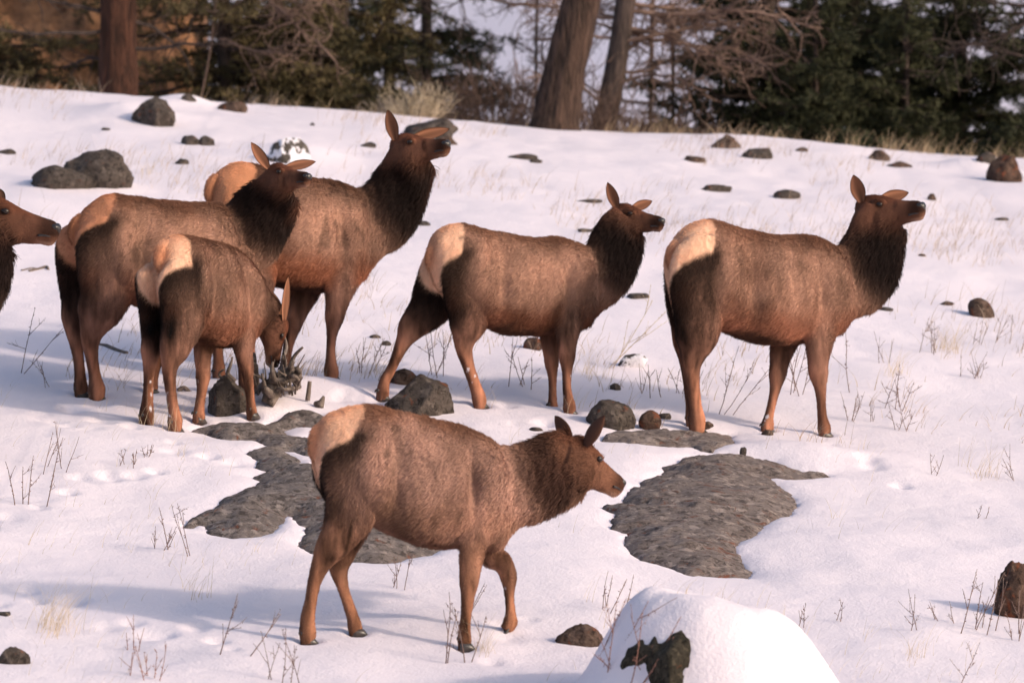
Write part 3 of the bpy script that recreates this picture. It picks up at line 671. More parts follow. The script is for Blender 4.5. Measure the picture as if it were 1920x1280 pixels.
    # left cow
    HERD.append(elk('elk', 'dark necked elk standing at the left behind the grazing calf, nose raised', 20,
        [(140, 425, 140, 470, .05), (160, 392, 158, 520, .15), (200, 365, 195, 560, .22), (250, 369, 240, 572, .25), (300, 376, 290, 590, .265), (350, 379, 340, 595, .26), (395, 380, 385, 590, .24), (430, 392, 425, 580, .19), (455, 430, 450, 560, .10)],
        [(385, 385, 430, 560, 0, .17), (425, 386, 478, 512, 0, .14), (448, 362, 514, 482, -.03, .125), (470, 345, 540, 430, -.08, .105), (488, 330, 556, 395, -.16, .09), (502, 318, 557, 378, -.2, .07)],
        dict(yaw=-38, eye=(519, 323), nose=(581, 335), y=-.30, ears=ears((471, 267), (592, 303), opn=(.1, -.95, .1)), jaw=1.05),
        [dict(kind='hind', side=-1, yt=.12, st=[(205, 440, 120, .45), (208, 500, 120, .45), (200, 550, 98, .5), (182, 595, 66, .6), (170, 635, 46, .7), (173, 675, 30), (178, 705, 28), (181, 727, 34), (182, 743, 34)]),
         dict(kind='hind', side=1, yt=.12, st=[(165, 450, 110, .45), (152, 520, 86, .5), (145, 570, 58, .6), (141, 610, 42, .7), (145, 655, 30), (149, 690, 25), (151, 722, 28), (152, 739, 28)]),
         dict(kind='front', side=-1, yt=.13, st=[(430, 480, 90, .4), (430, 540, 70, .45), (438, 600, 44, .7), (448, 650, 28), (455, 690, 22), (460, 728, 26)]),
         dict(kind='front', side=1, yt=.11, st=[(395, 500, 70, .5), (360, 580, 50, .6), (325, 630, 34, .8), (297, 675, 25), (287, 710, 24), (282, 732, 28)])],
        org=(-2.38, 29.38, 0), seed=44, tail=(143, 420), nh=90000, snow_nose=True, rump=(.30, .51, .2), pal=dict(rump=srgb(.74, .55, .42), rumpo=srgb(.62, .43, .31))))
    # grazing calf
    HERD.append(elk('elk', 'young elk seen from behind grazing with its head down by the dead branches', 52,
        [(300, 478, 300, 530, .05), (308, 456, 306, 570, .12), (325, 441, 322, 610, .17), (352, 443, 348, 628, .20), (382, 449, 378, 645, .21), (412, 457, 408, 654, .205), (440, 470, 436, 655, .185), (466, 498, 462, 646, .15), (482, 545, 478, 620, .08)],
        [(440, 480, 462, 640, 0, .12), (472, 510, 462, 632, -.0, .10), (500, 545, 466, 628, -.02, .085), (522, 572, 470, 628, -.03, .075)],
        dict(yaw=15, eye=(528, 628), nose=(513, 688), y=-.10, flip=False, smax=1.0, k=.9, ears=[dict(base=(-.10, -.055, .03), tip=(541, 517), open=(.75, -.6, .1), w=.05, dy=-.03), dict(base=(-.09, .05, .04), tip=(512, 548), open=(.3, -.9, .2), w=.045, dy=.03)], jaw=.95),
        [dict(kind='hind', side=-1, yt=.10, st=[(345, 520, 100, .5), (348, 570, 95, .5), (340, 610, 75, .6), (328, 650, 50, .75), (318, 690, 34), (320, 730, 26), (325, 765, 24), (328, 785, 28), (328, 802, 28)]),
         dict(kind='hind', side=1, yt=.10, st=[(290, 520, 66, .6), (287, 570, 52, .7), (286, 620, 40, .8), (282, 665, 30), (279, 710, 24), (277, 745, 24), (275, 770, 28), (274, 790, 30)]),
         dict(kind='front', side=-1, yt=.10, st=[(458, 560, 66, .5), (460, 605, 50, .6), (457, 650, 36, .8), (463, 690, 26), (467, 725, 22), (470, 755, 20), (473, 778, 23)]),
         dict(kind='front', side=1, yt=.09, st=[(400, 580, 56, .5), (386, 630, 40, .7), (380, 665, 33), (381, 700, 29), (378, 735, 23), (374, 762, 22), (372, 786, 26)])],
        seed=55, tail=(302, 470), nh=80000, calf=True, rump=(.20, .50, .17), mane=.6))
    # cow behind
    HERD.append(elk('elk', 'tallest elk standing behind the others with its nose lifted to the right', 28,
        [(398, 352, 398, 400, .06), (412, 322, 410, 450, .16), (445, 303, 440, 510, .22), (490, 312, 485, 532, .25), (540, 325, 535, 545, .27), (590, 334, 580, 553, .265), (632, 342, 622, 550, .245), (665, 358, 655, 544, .20), (690, 400, 680, 530, .12)],
        [(628, 345, 672, 532, 0, .17), (670, 355, 712, 482, 0, .14), (698, 336, 750, 458, -.02, .12), (716, 306, 780, 420, -.06, .105), (732, 278, 797, 375, -.12, .09), (752, 256, 815, 318, -.16, .07)],
        dict(yaw=-25, eye=(767, 268), nose=(843, 274), y=-.24, ears=ears((727, 206), (843, 242)), jaw=1.08),
        [dict(kind='hind', side=-1, yt=.12, st=[(455, 420, 120, .45), (462, 490, 120, .45), (466, 560, 80, .55), (464, 610, 50, .7), (466, 660, 30), (468, 690, 28), (468, 718, 30)]),
         dict(kind='hind', side=1, yt=.11, st=[(420, 430, 90, .5), (405, 510, 70, .5), (398, 570, 46, .7), (404, 630, 32), (409, 665, 23), (411, 706, 30)]),
         dict(kind='front', side=-1, yt=.13, st=[(640, 430, 95, .4), (644, 490, 84, .42), (636, 545, 54, .6), (628, 590, 34, .85), (622, 630, 24), (620, 665, 23), (621, 690, 28), (622, 708, 30)]),
         dict(kind='front', side=1, yt=.11, st=[(590, 470, 66, .5), (575, 530, 62, .5), (562, 575, 42, .7), (549, 615, 30), (540, 650, 24), (536, 680, 24), (535, 702, 28)])],
        org=(-1.62, 30.42, 0), seed=66, tail=(398, 345), nh=100000, rump=(.34, .60, .2), pal=dict(belly=srgb(.56, .37, .27), rump=srgb(.80, .60, .45))))
    # elk at the left border
    HERD.append(elk('elk', 'elk at the left border with only its head and throat in view', 24,
        [(-420, 500, -420, 560, .06), (-400, 470, -402, 600, .16), (-350, 455, -355, 640, .22), (-290, 465, -290, 668, .25), (-230, 472, -232, 680, .26), (-170, 475, -175, 680, .25), (-125, 482, -128, 670, .215), (-90, 500, -95, 655, .16), (-70, 540, -78, 630, .08)],
        [(-125, 485, -95, 655, 0, .15), (-90, 480, -55, 632, 0, .14), (-72, 450, -20, 600, 0, .12), (-58, 425, 6, 560, 0, .10), (-48, 405, 18, 520, 0, .085), (-32, 388, 24, 480, 0, .07)],
        dict(yaw=0, eye=(8, 398), nose=(111, 436), y=-.02, ears=ears((-46, 345), (-20, 352)), jaw=1.0, smax=1.32),
        [dict(kind='hind', side=-1, yt=.12, st=[(-350, 520, 120, .42), (-355, 590, 110, .42), (-370, 640, 80, .5), (-378, 690, 46, .7), (-374, 740, 30), (-372, 790, 28), (-370, 840, 32)]),
         dict(kind='hind', side=1, yt=.12, st=[(-365, 540, 100, .42), (-380, 600, 80, .5), (-395, 660, 48, .6), (-395, 710, 32), (-392, 760, 26), (-390, 825, 30)]),
         dict(kind='front', side=-1, yt=.12, st=[(-125, 580, 90, .4), (-125, 640, 70, .45), (-127, 690, 46, .7), (-127, 740, 30), (-125, 790, 26), (-124, 838, 28)]),
         dict(kind='front', side=1, yt=.12, st=[(-160, 590, 60, .5), (-165, 650, 50, .5), (-168, 700, 38, .7), (-170, 750, 26), (-170, 790, 24), (-170, 826, 28)])],
        seed=77, tail=(-418, 505), nh=70000, mane=1.1))
build_herd()

# ------------------------------------------------------------ slabs of bedrock
def build_slab(k, m, label, name='rock_slab', bulge=.09):
    P = SP[k]; st = .022
    xs = np.arange(P[:, 0].min()-.2, P[:, 0].max()+.2, st); ys = np.arange(P[:, 1].min()-.2, P[:, 1].max()+.2, st*1.3)
    X, Y = np.meshgrid(xs, ys); x, y = X.ravel(), Y.ravel(); d = slab_sd(k, x, y)
    z = G0(x, y)-.030+bulge*(1-np.exp(-np.maximum(-d, 0)/.22))-.16*sm(d, -.005, .10)
    xr = x*math.cos(R(24))-y*math.sin(R(24)); yr = x*math.sin(R(24))+y*math.cos(R(24))
    st_ = noise(xr*2.2, yr*9, oct=4, seed=31); z = z+.018*st_+.022*noise(x*5, y*5, oct=4, seed=33)+.006*np.abs(noise(xr*6, yr*16, oct=3, seed=35))+.016*sm(noise(xr*1.1, yr*3.2, oct=4, seed=36), -.015, .015)+.008*noise(x*26, y*26, oct=2, seed=39)
    z = z+.02*np.round(noise(xr*1.5, yr*5, oct=2, seed=37)*4)/4
    ok = (d < .10).reshape(X.shape); I = np.arange(len(x)).reshape(X.shape)
    q = ok[:-1, :-1] & ok[1:, :-1] & ok[:-1, 1:] & ok[1:, 1:]
    Fc = np.stack([I[:-1, :-1], I[:-1, 1:], I[1:, 1:], I[1:, :-1]], -1)[q]
    V = np.stack([x, y, z], -1); used, inv = np.unique(Fc.ravel(), return_inverse=True); V = V[used]; Fc = inv.reshape(-1, 4)
    # underside, so that the slab is a solid block
    n = len(V); Vb = V.copy(); Vb[:, 2] = Vb[:, 2]-.45; ed = {}
    E = np.vstack([Fc[:, [0, 1]], Fc[:, [1, 2]], Fc[:, [2, 3]], Fc[:, [3, 0]]]); S = set(map(tuple, E.tolist()))
    side = [(b, a, a+n, b+n) for a, b in S if (b, a) not in S]
    Fa = np.vstack([Fc, Fc[:, ::-1]+n, np.array(side)])
    o = make_mesh(name, np.vstack([V, Vb]), Fa, m); tag(o, label, 'rock'); return o
build_slab('right', SLAB, 'largest bare grey bedrock slab right of the walking calf')
build_slab('strip', SLAB, 'narrow bedrock strip below the hind hooves of the right elk', bulge=.05)
build_slab('left', SLAB2, 'lichen spotted bedrock slab behind the walking calf with snow patches on it')

# ------------------------------------------------------------ loose rocks: u, v (base), width, height in photograph pixels
RK = [
 (290, 240, 84, 44, ROCK, 'dark boulder half buried by a snow drift near the crest', .35, .9, -.25),
 (432, 210, 54, 17, ROCKB, 'low brown rock near the crest right of the drifted boulder', .4, .7, .1),
 (186, 352, 126, 50, ROCK, 'tall rounded end of the big grey boulder above the left elk', .3, .8, 0),
 (355, 273, 34, 15, ROCK, 'small grey rock, left one of a close pair above the left elk', .4, .8, 0),
 (388, 275, 32, 19, ROCK, 'small tilted rock, right one of a close pair above the left elk', .4, .7, -.5),
 (340, 309, 28, 9, ROCK, 'tiny flat rock above the back of the left elk', .4, .7, 0),
 (545, 308, 84, 42, ROCKS, 'snow mottled dark rock behind the raised head of the left elk', .5, .9, 0),
 (803, 262, 108, 30, ROCK, 'long dark rock right behind the ears of the tallest elk', .4, .6, .12),
 (838, 272, 40, 14, ROCKB, 'small rock touching the long dark rock behind the tallest elk', .4, .7, 0),
 (692, 277, 32, 8, ROCK, 'thin flat stone left of the tallest elk\'s head', .4, .7, .1),
 (1301, 305, 42, 11, ROCKB, 'flat brown stone below the crest above the middle calf\'s snow field', .4, .7, 0),
 (1364, 280, 52, 16, ROCKB, 'low brown stone with a second one on it near the crest', .4, .7, 0),
 (1366, 267, 22, 12, ROCKB, 'little brown stone sitting on a low stone near the crest', .3, .8, 0),
 (1419, 299, 54, 20, ROCK, 'dark blocky rock near the crest in front of the dark conifers', .35, .7, .15),
 (1501, 285, 30, 8, ROCKB, 'small brown stone at the crest before the dark conifers', .4, .7, 0),
 (1648, 303, 36, 17, ROCKB, 'brown humped rock near the crest above the right elk\'s head', .35, .8, 0),
 (1686, 315, 44, 12, ROCKB, 'low brown rock just right of the humped one near the crest', .4, .7, 0),
 (1888, 346, 64, 42, ROCKR, 'rust stained boulder at the right end of the crest', .3, .8, .1),
 (1850, 305, 36, 14, ROCK, 'grey rock poking from the snow beside the rust stained boulder', .4, .8, 0),
 (1343, 361, 56, 14, ROCK, 'flat dark stone up the slope left of the right elk\'s ears', .4, .7, 0),
 (1474, 374, 54, 13, ROCK, 'flat dark stone straight above the back of the right elk', .4, .7, .08),
 (1746, 377, 20, 13, ROCKB, 'small stone just right of the right elk\'s nose', .35, .8, 0),
 (1836, 597, 50, 28, ROCKB, 'angular brown rock alone on the snow right of the right elk\'s chest', .35, .8, .1),
 (1775, 573, 28, 7, ROCKB, 'tiny brown stone left of the angular brown rock', .4, .7, 0),
 (1186, 690, 58, 20, ROCKS, 'snow dusted low rock between the middle calf and the right elk', .4, .8, 0),
 (1152, 732, 22, 11, ROCK, 'small dark stone above the boulder with an orange spot', .4, .8, 0),
 (1192, 561, 50, 12, ROCK, 'flat rock just right of the middle calf\'s chest', .4, .7, .05),
 (786, 784, 112, 60, ROCK, 'round lichen covered boulder behind the walking calf\'s back', .3, .85, .1),
 (757, 724, 52, 26, ROCKB, 'dark wedge of rock under the stretched hind hoof of the middle calf', .4, .6, .35),
 (1147, 805, 82, 46, ROCK, 'dark boulder with an orange spot behind the walking calf\'s ears', .3, .8, .05),
 (1219, 804, 40, 27, ROCKR, 'reddish brown rock beside the narrow bedrock strip', .3, .8, 0),
 (1246, 787, 22, 14, ROCK, 'small dark pointed stone beside the reddish brown rock', .3, .8, -.4),
 (1327, 802, 20, 9, ROCKB, 'pebble right of the right elk\'s hind hooves', .3, .8, 0),
 (423, 784, 70, 66, ROCK, 'dark boulder between the forelegs of the grazing calf', .3, .8, 0),
 (1000, 657, 44, 20, ROCKR, 'grey stone with a red side seen under the middle calf\'s belly', .4, .8, 0),
 (982, 299, 56, 8, ROCK, 'flat stone up the slope right of the tallest elk', .4, .6, 0),
 (1004, 306, 30, 6, ROCK, 'thin stone just below another flat one up the slope', .4, .6, 0),
 (12, 290, 30, 9, ROCK, 'dark stone at the left border above the big boulder', .4, .7, 0),
 (1906, 1168, 80, 96, ROCKR, 'dark red boulder cut off by the right border', .25, .9, .1),
 (20, 1247, 62, 26, ROCK, 'grey rock in the lower left corner', .4, .7, 0),
 (8, 1155, 26, 9, ROCK, 'small stone at the left border above the corner rock', .4, .7, 0),
 (1086, 1212, 84, 32, ROCKB, 'low layered rock left of the snow capped boulder', .4, .7, -.3),
 (1103, 380, 50, 6, ROCK, 'thin flat stone left of the middle calf\'s ear', .4, .6, .05),
 (1098, 436, 40, 6, ROCK, 'thin flat stone beside the middle calf\'s neck', .4, .6, 0),
 (1660, 583, 30, 6, ROCK, 'thin flat stone right of the right elk\'s mane', .4, .7, .1),
 (1878, 414, 26, 5, ROCK, 'thin stone up the slope near the right border', .4, .7, 0),
 (352, 190, 26, 10, ROCK, 'small stone on the crest right of the drifted boulder', .4, .7, 0),
 (386, 183, 34, 6, ROCK, 'thin dark stone lying on the crest before the left conifers', .4, .7, 0),
 (705, 634, 22, 5, ROCK, 'upper of two tiny dark stones left of the middle calf\'s far hock', .4, .7, 0),
 (724, 648, 18, 7, ROCK, 'lower of two tiny dark stones left of the middle calf\'s far hock', .4, .7, 0),
 (792, 424, 26, 8, ROCK, 'small stone touching the tallest elk\'s mane', .4, .7, 0),
 (1729, 481, 18, 4, ROCKB, 'tiny stone right of the right elk\'s neck', .4, .7, 0),
 (198, 245, 16, 5, ROCK, 'tiny stone left of the drifted boulder', .4, .7, 0),
 (585, 236, 10, 5, ROCK, 'speck of stone between the crest shrub and the left elk\'s head', .4, .7, 0),
 (1440, 816, 22, 8, ROCKB, 'small stone by the right elk\'s far fore hoof', .4, .7, 0),
 (1003, 808, 26, 5, ROCK, 'thin stone above the walking calf\'s neck', .4, .7, 0),
 (1394, 852, 12, 12, ROCK, 'black stone at the top edge of the largest slab', .3, .8, 0),
]
for i, (u, v, w_, h_, m, lab, bury, dep, tilt) in enumerate(RK):
    big = w_ > 60; bury = bury+.10
    rock(u, v, w_, h_, m, 100+i, lab, 'boulder' if big else 'rock', bury, 0, tilt, dep, sub=5 if big else 3, cuts=12 if big else 9, nz=.14)
# the long low end of the big grey boulder belongs to the same stone
_b = [o for o in bpy.data.objects if o.get('label', '').startswith('tall rounded end')][0]
_b['label'] = 'big long grey boulder lying up the slope from the left elk'; _b.name = 'boulder'
_p = hit(118, 352); V_, F_ = rock_mesh(501, 125*_p[1]/F, .36, 56*_p[1]/F, .14, 10, 5); lo = V_+(_p-np.array(_b.location))+np.array([0, .1, .045])
_m0 = _b.data; n0 = len(_m0.vertices); Va = np.empty(n0*3); _m0.vertices.foreach_get('co', Va); Fa = np.array([list(p.vertices) for p in _m0.polygons])
_n = make_mesh('boulder', np.vstack([Va.reshape(-1, 3), lo]), np.vstack([Fa, F_+n0]), ROCK); _n.location = _b.location; tag(_n, _b['label'], 'rock'); bpy.data.objects.remove(_b)
# rock showing through the snow-capped boulder in front
p = hit(1215, 1235); V_, F_ = rock_mesh(610, .34, .60, .66, .28, 18, 5)
o = make_mesh('boulder', V_, F_, M_rock('mossy_rock', (.03, .027, .02), (.085, .07, .052), .35, 2.6)); o.location = (p[0]-.005, p[1]+.19, p[2]-.17); o.rotation_euler = (0, .42, .3)
tag(o, 'dark mossy boulder showing through its snow cap in the foreground', 'rock')

# ------------------------------------------------------------ dead branches and sticks
def sticks(name, label, cat, paths, m, group=None, n=7):
    M = MB(); b = hit(*paths[0][0][0][:2]); 
    for pts, r0, r1 in paths:
        P = []
        for q in pts:
            if len(q) == 2: P.append(hit(*q)+np.array([0, 0, .004]))
            else: P.append(ray(q[0], q[1])*(b[1]+q[2]))
        P = crom(P, 4); P = P+np.stack([noise(P[:, 0]*9+k, P[:, 1]*9, P[:, 2]*9, 2, 60+k) for k in range(3)], -1)*.012
        M.add(*tube(P-b, np.linspace(r0, r1, len(P)), n))
    o = M.build(name, m); o.location = b; tag(o, label, cat, group); return o
sticks('dead_branches', 'weathered grey root tangle in front of the grazing calf\'s nose', 'dead wood', [
    ([(500, 757), (508, 725, 0), (528, 702, .05), (550, 690, .1)], .040, .024), ([(478, 735), (505, 715, 0), (540, 712, 0), (566, 703, 0)], .024, .026),
    ([(540, 712), (545, 690, 0), (552, 668, -.05), (568, 652, -.1)], .022, .008), ([(535, 700), (532, 675, 0), (537, 650, .05), (534, 628, .1)], .022, .006),
    ([(520, 735), (514, 712, -.05), (510, 690, -.1), (512, 678, -.1)], .024, .008), ([(500, 745), (494, 720, -.1), (490, 698, -.1)], .022, .008),
    ([(555, 722), (562, 700, 0), (556, 690, 0)], .026, .014), ([(480, 728), (476, 690, .1), (474, 664, .15)], .03, .024), ([(560, 725), (540, 730, -.1), (520, 728, -.1)], .015, .01),
    ([(512, 750), (505, 735, -.15), (496, 728, -.2)], .03, .015), ([(530, 722), (548, 705, -.1), (562, 712, -.1)], .02, .01), ([(505, 760), (520, 735, 0), (545, 700, .05), (560, 695, .1)], .03, .022)]+[([(_u, _v, 0), (_u+_a*.5, _v-_b*.5, _c*.5), (_u+_a, _v-_b, _c)], .008, .0025) for _u, _v, _a, _b, _c in [(RNG.uniform(482, 560), RNG.uniform(705, 745), RNG.normal()*16, RNG.uniform(12, 48), RNG.normal()*.08) for _ in range(34)]], DEAD)
sticks('dead_branch', 'dark curved branches lying left of the root tangle behind the calf', 'dead wood', [
    ([(333, 733), (345, 727, 0), (358, 738, 0), (375, 738, 0), (395, 735, 0)], .016, .014), ([(392, 738), (410, 728, 0), (440, 716, .1)], .014, .018),
    ([(440, 716, 0), (428, 700, 0), (434, 684, 0), (437, 668, 0)], .02, .006), ([(420, 712, 0), (412, 700, 0), (424, 690, 0)], .01, .006)], DEAD)
sticks('stick', 'short upright grey stake in the snow right of the root tangle', 'dead wood', [([(576, 752), (578, 730, 0), (581, 714, 0)], .017, .013)], DEAD)
sticks('stump', 'small broken stub low in the snow right of the grey stake', 'dead wood', [([(600, 762), (604, 750, 0), (608, 741, 0)], .03, .008), ([(594, 760), (600, 755, 0), (604, 752, 0)], .025, .014)], DEAD)
sticks('stick', 'dark flat branch on the snow behind the left elk\'s hind leg', 'dead wood', [([(187, 647), (200, 650), (215, 656), (237, 663)], .014, .018)], DEAD)
sticks('stick', 'reddish twigs lying on the snow below the border elk\'s nose', 'dead wood', [([(42, 508), (60, 503), (72, 506)], .006, .006), ([(56, 509), (84, 502), (90, 506)], .012, .01)], DEAD)

# ------------------------------------------------------------ twigs and grasses
def twig_mesh(seed, hgt, lean, n=3, spread=.5, r0=.0028, buds=True, curl=.15):
    rg = np.random.default_rng(seed); M = MB()
    def grow(p, d, L, r, lvl):
        k = 5; P = [p]; dd = d.copy()
        for i in range(k):
            dd = dd+rg.normal(size=3)*curl*.35; dd[2] += .03; dd /= np.linalg.norm(dd); P.append(P[-1]+dd*L/k)
        P = np.array(P); M.add(*tube(P, np.linspace(r, r*.45, k+1), 4))
        if lvl < 2:
            for j in range(rg.integers(1, 4) if lvl == 0 else rg.integers(0, 3)):
                t = rg.uniform(.25, .85); i = int(t*k); q = P[i]; d2 = dd+rg.normal(size=3)*spread; d2[2] = abs(d2[2])*.8+.2; d2 /= np.linalg.norm(d2)
                grow(q, d2, L*rg.uniform(.25, .5), r*.7, lvl+1)
        if buds:
            for j in range(int(L/.03)):
                t = rg.uniform(.2, 1)*(k-.01); i = int(t); q = P[i]+(P[min(i+1, k)]-P[i])*(t-i); s = rg.normal(size=3)*.006; M.add(*tube(np.array([q, q+s*.6, q+s]), [r*.7, r*.9, r*.2], 4))
    for i in range(n):
        a = rg.uniform(0, 6.28); d = np.array([math.cos(a)*spread*.6+lean, math.sin(a)*spread*.4, 1.]); d /= np.linalg.norm(d)
        grow(np.array([rg.normal()*.012*n, rg.normal()*.012*n, -.02]), d, hgt*rg.uniform(.55, 1.05), r0, 0)
    return M
TW = [  # u, v base, height px, lean, stems, material, label
 (320, 1030, 108, .05, 1, TWIG, 'thin forked sapling twig left of the lichen slab'), (368, 1040, 85, .0, 2, TWIG, 'two small twigs standing just below the left tip of the lichen slab'),
 (95, 882, 80, .25, 4, TWIG, 'dark branching twig with buds on the left snow bank'), (35, 945, 110, -.2, 3, TWIG, 'three bare upright stems near the left border'),
 (88, 948, 130, .6, 1, TWIG, 'long leaning bare stem right of three upright stems'), (300, 1030, 52, .1, 3, TWIG, 'low twig tuft left of the forked sapling'),
 (45, 700, 120, .5, 2, TWIG, 'long leaning stalks in front of the left elk\'s hind legs'), (90, 725, 55, -.3, 2, TWIG, 'short stalks left of the left elk\'s hooves'),
 (410, 1225, 130, .45, 1, TWIG, 'tall leaning stem in the snow below the lichen slab'), (460, 1228, 100, .9, 1, TWIG, 'stem leaning far right near the calf\'s rear hoof'),
 (515, 1280, 95, .1, 5, TWIG, 'twig clump at the lower edge left of the calf\'s rear hoof'), (280, 1275, 70, .1, 5, REDTWIG, 'reddish twig clump low at the bottom edge'),
 (250, 1220, 60, .2, 3, REDTWIG, 'small reddish sprig left of the tall leaning stem'), (850, 1238, 120, .25, 4, TWIG, 'branched twig in front of the walking calf\'s planted foreleg'),
 (880, 1150, 70, .4, 2, TWIG, 'thin sprig beside the walking calf\'s planted foreleg'), (743, 1100, 62, -.1, 3, TWIG, 'small forked twig under the walking calf\'s belly'),
 (1130, 1140, 72, .1, 5, TWIG, 'many forked twig left of the snow capped boulder'), (1110, 1275, 150, .35, 5, REDTWIG, 'red budded shrub in front of the snow capped boulder'),
 (1180, 1295, 150, .55, 3, REDTWIG, 'red budded stems crossing the dark face of the foreground boulder'), (1512, 1175, 46, .3, 2, TWIG, 'small v shaped twig right of the snow capped boulder'),
 (1560, 1165, 44, .1, 2, TWIG, 'tiny twig further right of the snow capped boulder'), (1715, 1178, 75, .0, 2, TWIG, 'tall thin sprig left of the dark red boulder'),
 (1745, 1160, 50, -.1, 2, TWIG, 'middle sprig left of the dark red boulder'), (1785, 1170, 45, -.3, 1, TWIG, 'single bare stem left of the dark red boulder'),
 (1830, 1185, 105, .1, 7, TWIG, 'dense upright twig bush beside the dark red boulder'), (1900, 1200, 60, .1, 3, TWIG, 'twigs in front of the dark red boulder'),
 (1800, 1278, 72, .2, 1, TWIG, 'bare stem at the lower right edge'), (1595, 735, 160, .02, 1, TWIG, 'tall straight weed stalk right of the right elk\'s forelegs'),
 (1596, 790, 60, .05, 4, TWIG, 'twig cluster at the foot of the tall weed stalk'), (1680, 765, 70, .2, 4, TWIG, 'branched twig on open snow right of the right elk'),
 (1685, 808, 60, .1, 4, TWIG, 'lower branched twig on open snow right of the right elk'), (1630, 790, 40, .2, 2, TWIG, 'small leaning twig between the weed stalk and the branched twig'),
 (1500, 738, 100, .05, 5, TWIG, 'twig clump between the forelegs of the right elk'), (1350, 775, 110, .35, 3, TWIG, 'leaning stems right of the right elk\'s hind hooves'),
 (1270, 735, 60, .05, 4, TWIG, 'twigs left of the right elk\'s hind legs'), (1215, 740, 70, .05, 4, TWIG, 'thin twigs above the reddish brown rock'),
 (990, 725, 85, .0, 5, TWIG, 'twig clump behind the middle calf\'s forelegs'), (1140, 690, 150, .55, 2, STRAW, 'long leaning straw stalks right of the middle calf'),
 (820, 705, 90, .1, 4, TWIG, 'twigs behind the middle calf\'s hind legs'), (1750, 890, 40, .1, 2, TWIG, 'tiny bare twig on the right snow field'),
 (1835, 970, 26, .1, 2, TWIG, 'very small twig alone on the right snow field'), (1910, 900, 60, -.1, 2, TWIG, 'twig at the right border mid height'),
 (1815, 710, 50, .0, 5, TWIG, 'small dark twig tuft right side of the slope'), (1735, 660, 60, .1, 5, TWIG, 'brown twigs right of the right elk below the angular rock'),
 (1650, 680, 60, .0, 3, TWIG, 'thin upright twigs right of the right elk\'s chest'), (680, 700, 70, .2, 4, TWIG, 'pale stems between the tallest elk and the middle calf'),
 (1860, 645, 60, .1, 6, TWIG, 'twigs near the right border below the angular rock'), (245, 870, 34, .1, 5, TWIG, 'little dark sprig above the left snow hollow'),
 (275, 855, 28, .1, 4, TWIG, 'second little dark sprig beside the left snow hollow'),
]
for i, (u, v, hp_, lean, n, m, lab) in enumerate(TW):
    p = hit(u, v); s = p[1]/F; H = hp_*s
    o = twig_mesh(300+i, H*1.25, lean, n, .6, .0024 if H < .25 else .0031).build('twig_shrub' if n > 2 else 'weed_stem', m); o.location = p; tag(o, lab, 'twigs')
# grasses: stuff
def grass(name, pts, m, label, hmin, hmax, blades, wid, seed, lean=.15):
    rg = np.random.default_rng(seed); V = []; Fc = []; n = 0
    for (x, y, k) in pts:
        z = float(G0(x, y))
        for b in range(max(1, int(blades*k*rg.uniform(.4, 1.3)))):
            L = rg.uniform(hmin, hmax)*(.6+.6*k); a = rg.uniform(0, 6.28); sp = rg.uniform(0, .45)
            d = np.array([math.cos(a)*sp+lean, math.sin(a)*sp, 1.]); bx = np.array([x+rg.normal()*.03*k, y+rg.normal()*.04*k, z-.01]); bend = rg.uniform(0, .6)
            pr = None; w2 = wid*rg.uniform(.6, 1.3); sd = np.array([math.cos(a+1.3), math.sin(a+1.3)*.4, 0])
            for j in range(5):
                t = j/4; q = bx+d*L*t+np.array([bend*L*t*t*(1 if d[0] > 0 else -1), 0, -.25*bend*L*t*t]); hw = w2*(1-.75*t)
                if rg.random() < 0 : pass
                V += [q-sd*hw, q+sd*hw]; 
                if j: Fc.append((n-2, n-1, n+1, n))
                n += 2
    o = make_mesh(name, np.array(V), Fc, m); tag(o, label, None, None, 'stuff'); return o
rg = np.random.default_rng(5)
def dens(x, y): return noise(x*.9, y*.5, oct=3, seed=21)
pts = []
for i in range(16000):
    y = rg.uniform(29.5, 46.5); x = rg.uniform(-.13, .13)*y
    if dens(np.array([x]), np.array([y]))[0] > -.05+.35*rg.random(): pts.append((x, y, rg.uniform(.25, .8)))
grass('grass', pts, M_plain('pale_straw', (.34, .24, .18), (.52, .40, .31), 10), 'thin dry grass scattered over the upper slope', .05, .19, 3, .0027, 1)
pts = []
for i in range(1900):
    y = rg.uniform(20.5, 30); x = rg.uniform(-.13, .13)*y
    if dens(np.array([x]), np.array([y]))[0] > -.02 and all(sdpoly(np.array([x]), np.array([y]), P)[0] > .15 for P in SP.values()): pts.append((x, y, rg.uniform(.3, .8)))
grass('grass', pts, STRAW, 'sparse dry grass blades in the lower snow', .05, .15, 3, .0011, 2)
pts = []
for u, v, k, c in ((110, 1180, 1.6, 9), (905, 1225, .8, 6), (360, 1115, 1., 3), (1100, 1130, .6, 2), (545, 330, .9, 3), (1835, 890, 1.2, 6), (1705, 1230, .8, 3), (620, 560, 1, 4), (270, 330, .8, 4), (700, 165, 1, 4), (330, 800, 1, 4), (277, 795, 1., 4), (1060, 768, .7, 4), (905, 758, .7, 4), (1780, 655, 1.4, 10), (1700, 700, 1, 6), (1120, 700, 1.2, 8), (700, 700, 1., 5)):
    for j in range(c):
        p = hit(u+rg.normal()*14, v+rg.normal()*6); pts.append((p[0], p[1], k))
grass('grass', pts, STRAW, 'tufts of straw coloured grass by hooves and stones', .07, .20, 8, .0013, 3, .1)
pts = []
for i in range(330):
    x = rg.uniform(-6, 6.2); y = rg.uniform(46.3, 48.6); k = rg.uniform(.5, 1.3)*(1.2 if x > 1 else .6)
    if noise(np.array([x*1.3]), np.array([y*.4]), oct=2, seed=71)[0] > (-.25 if x > 1 else .05): pts.append((x, y, k))
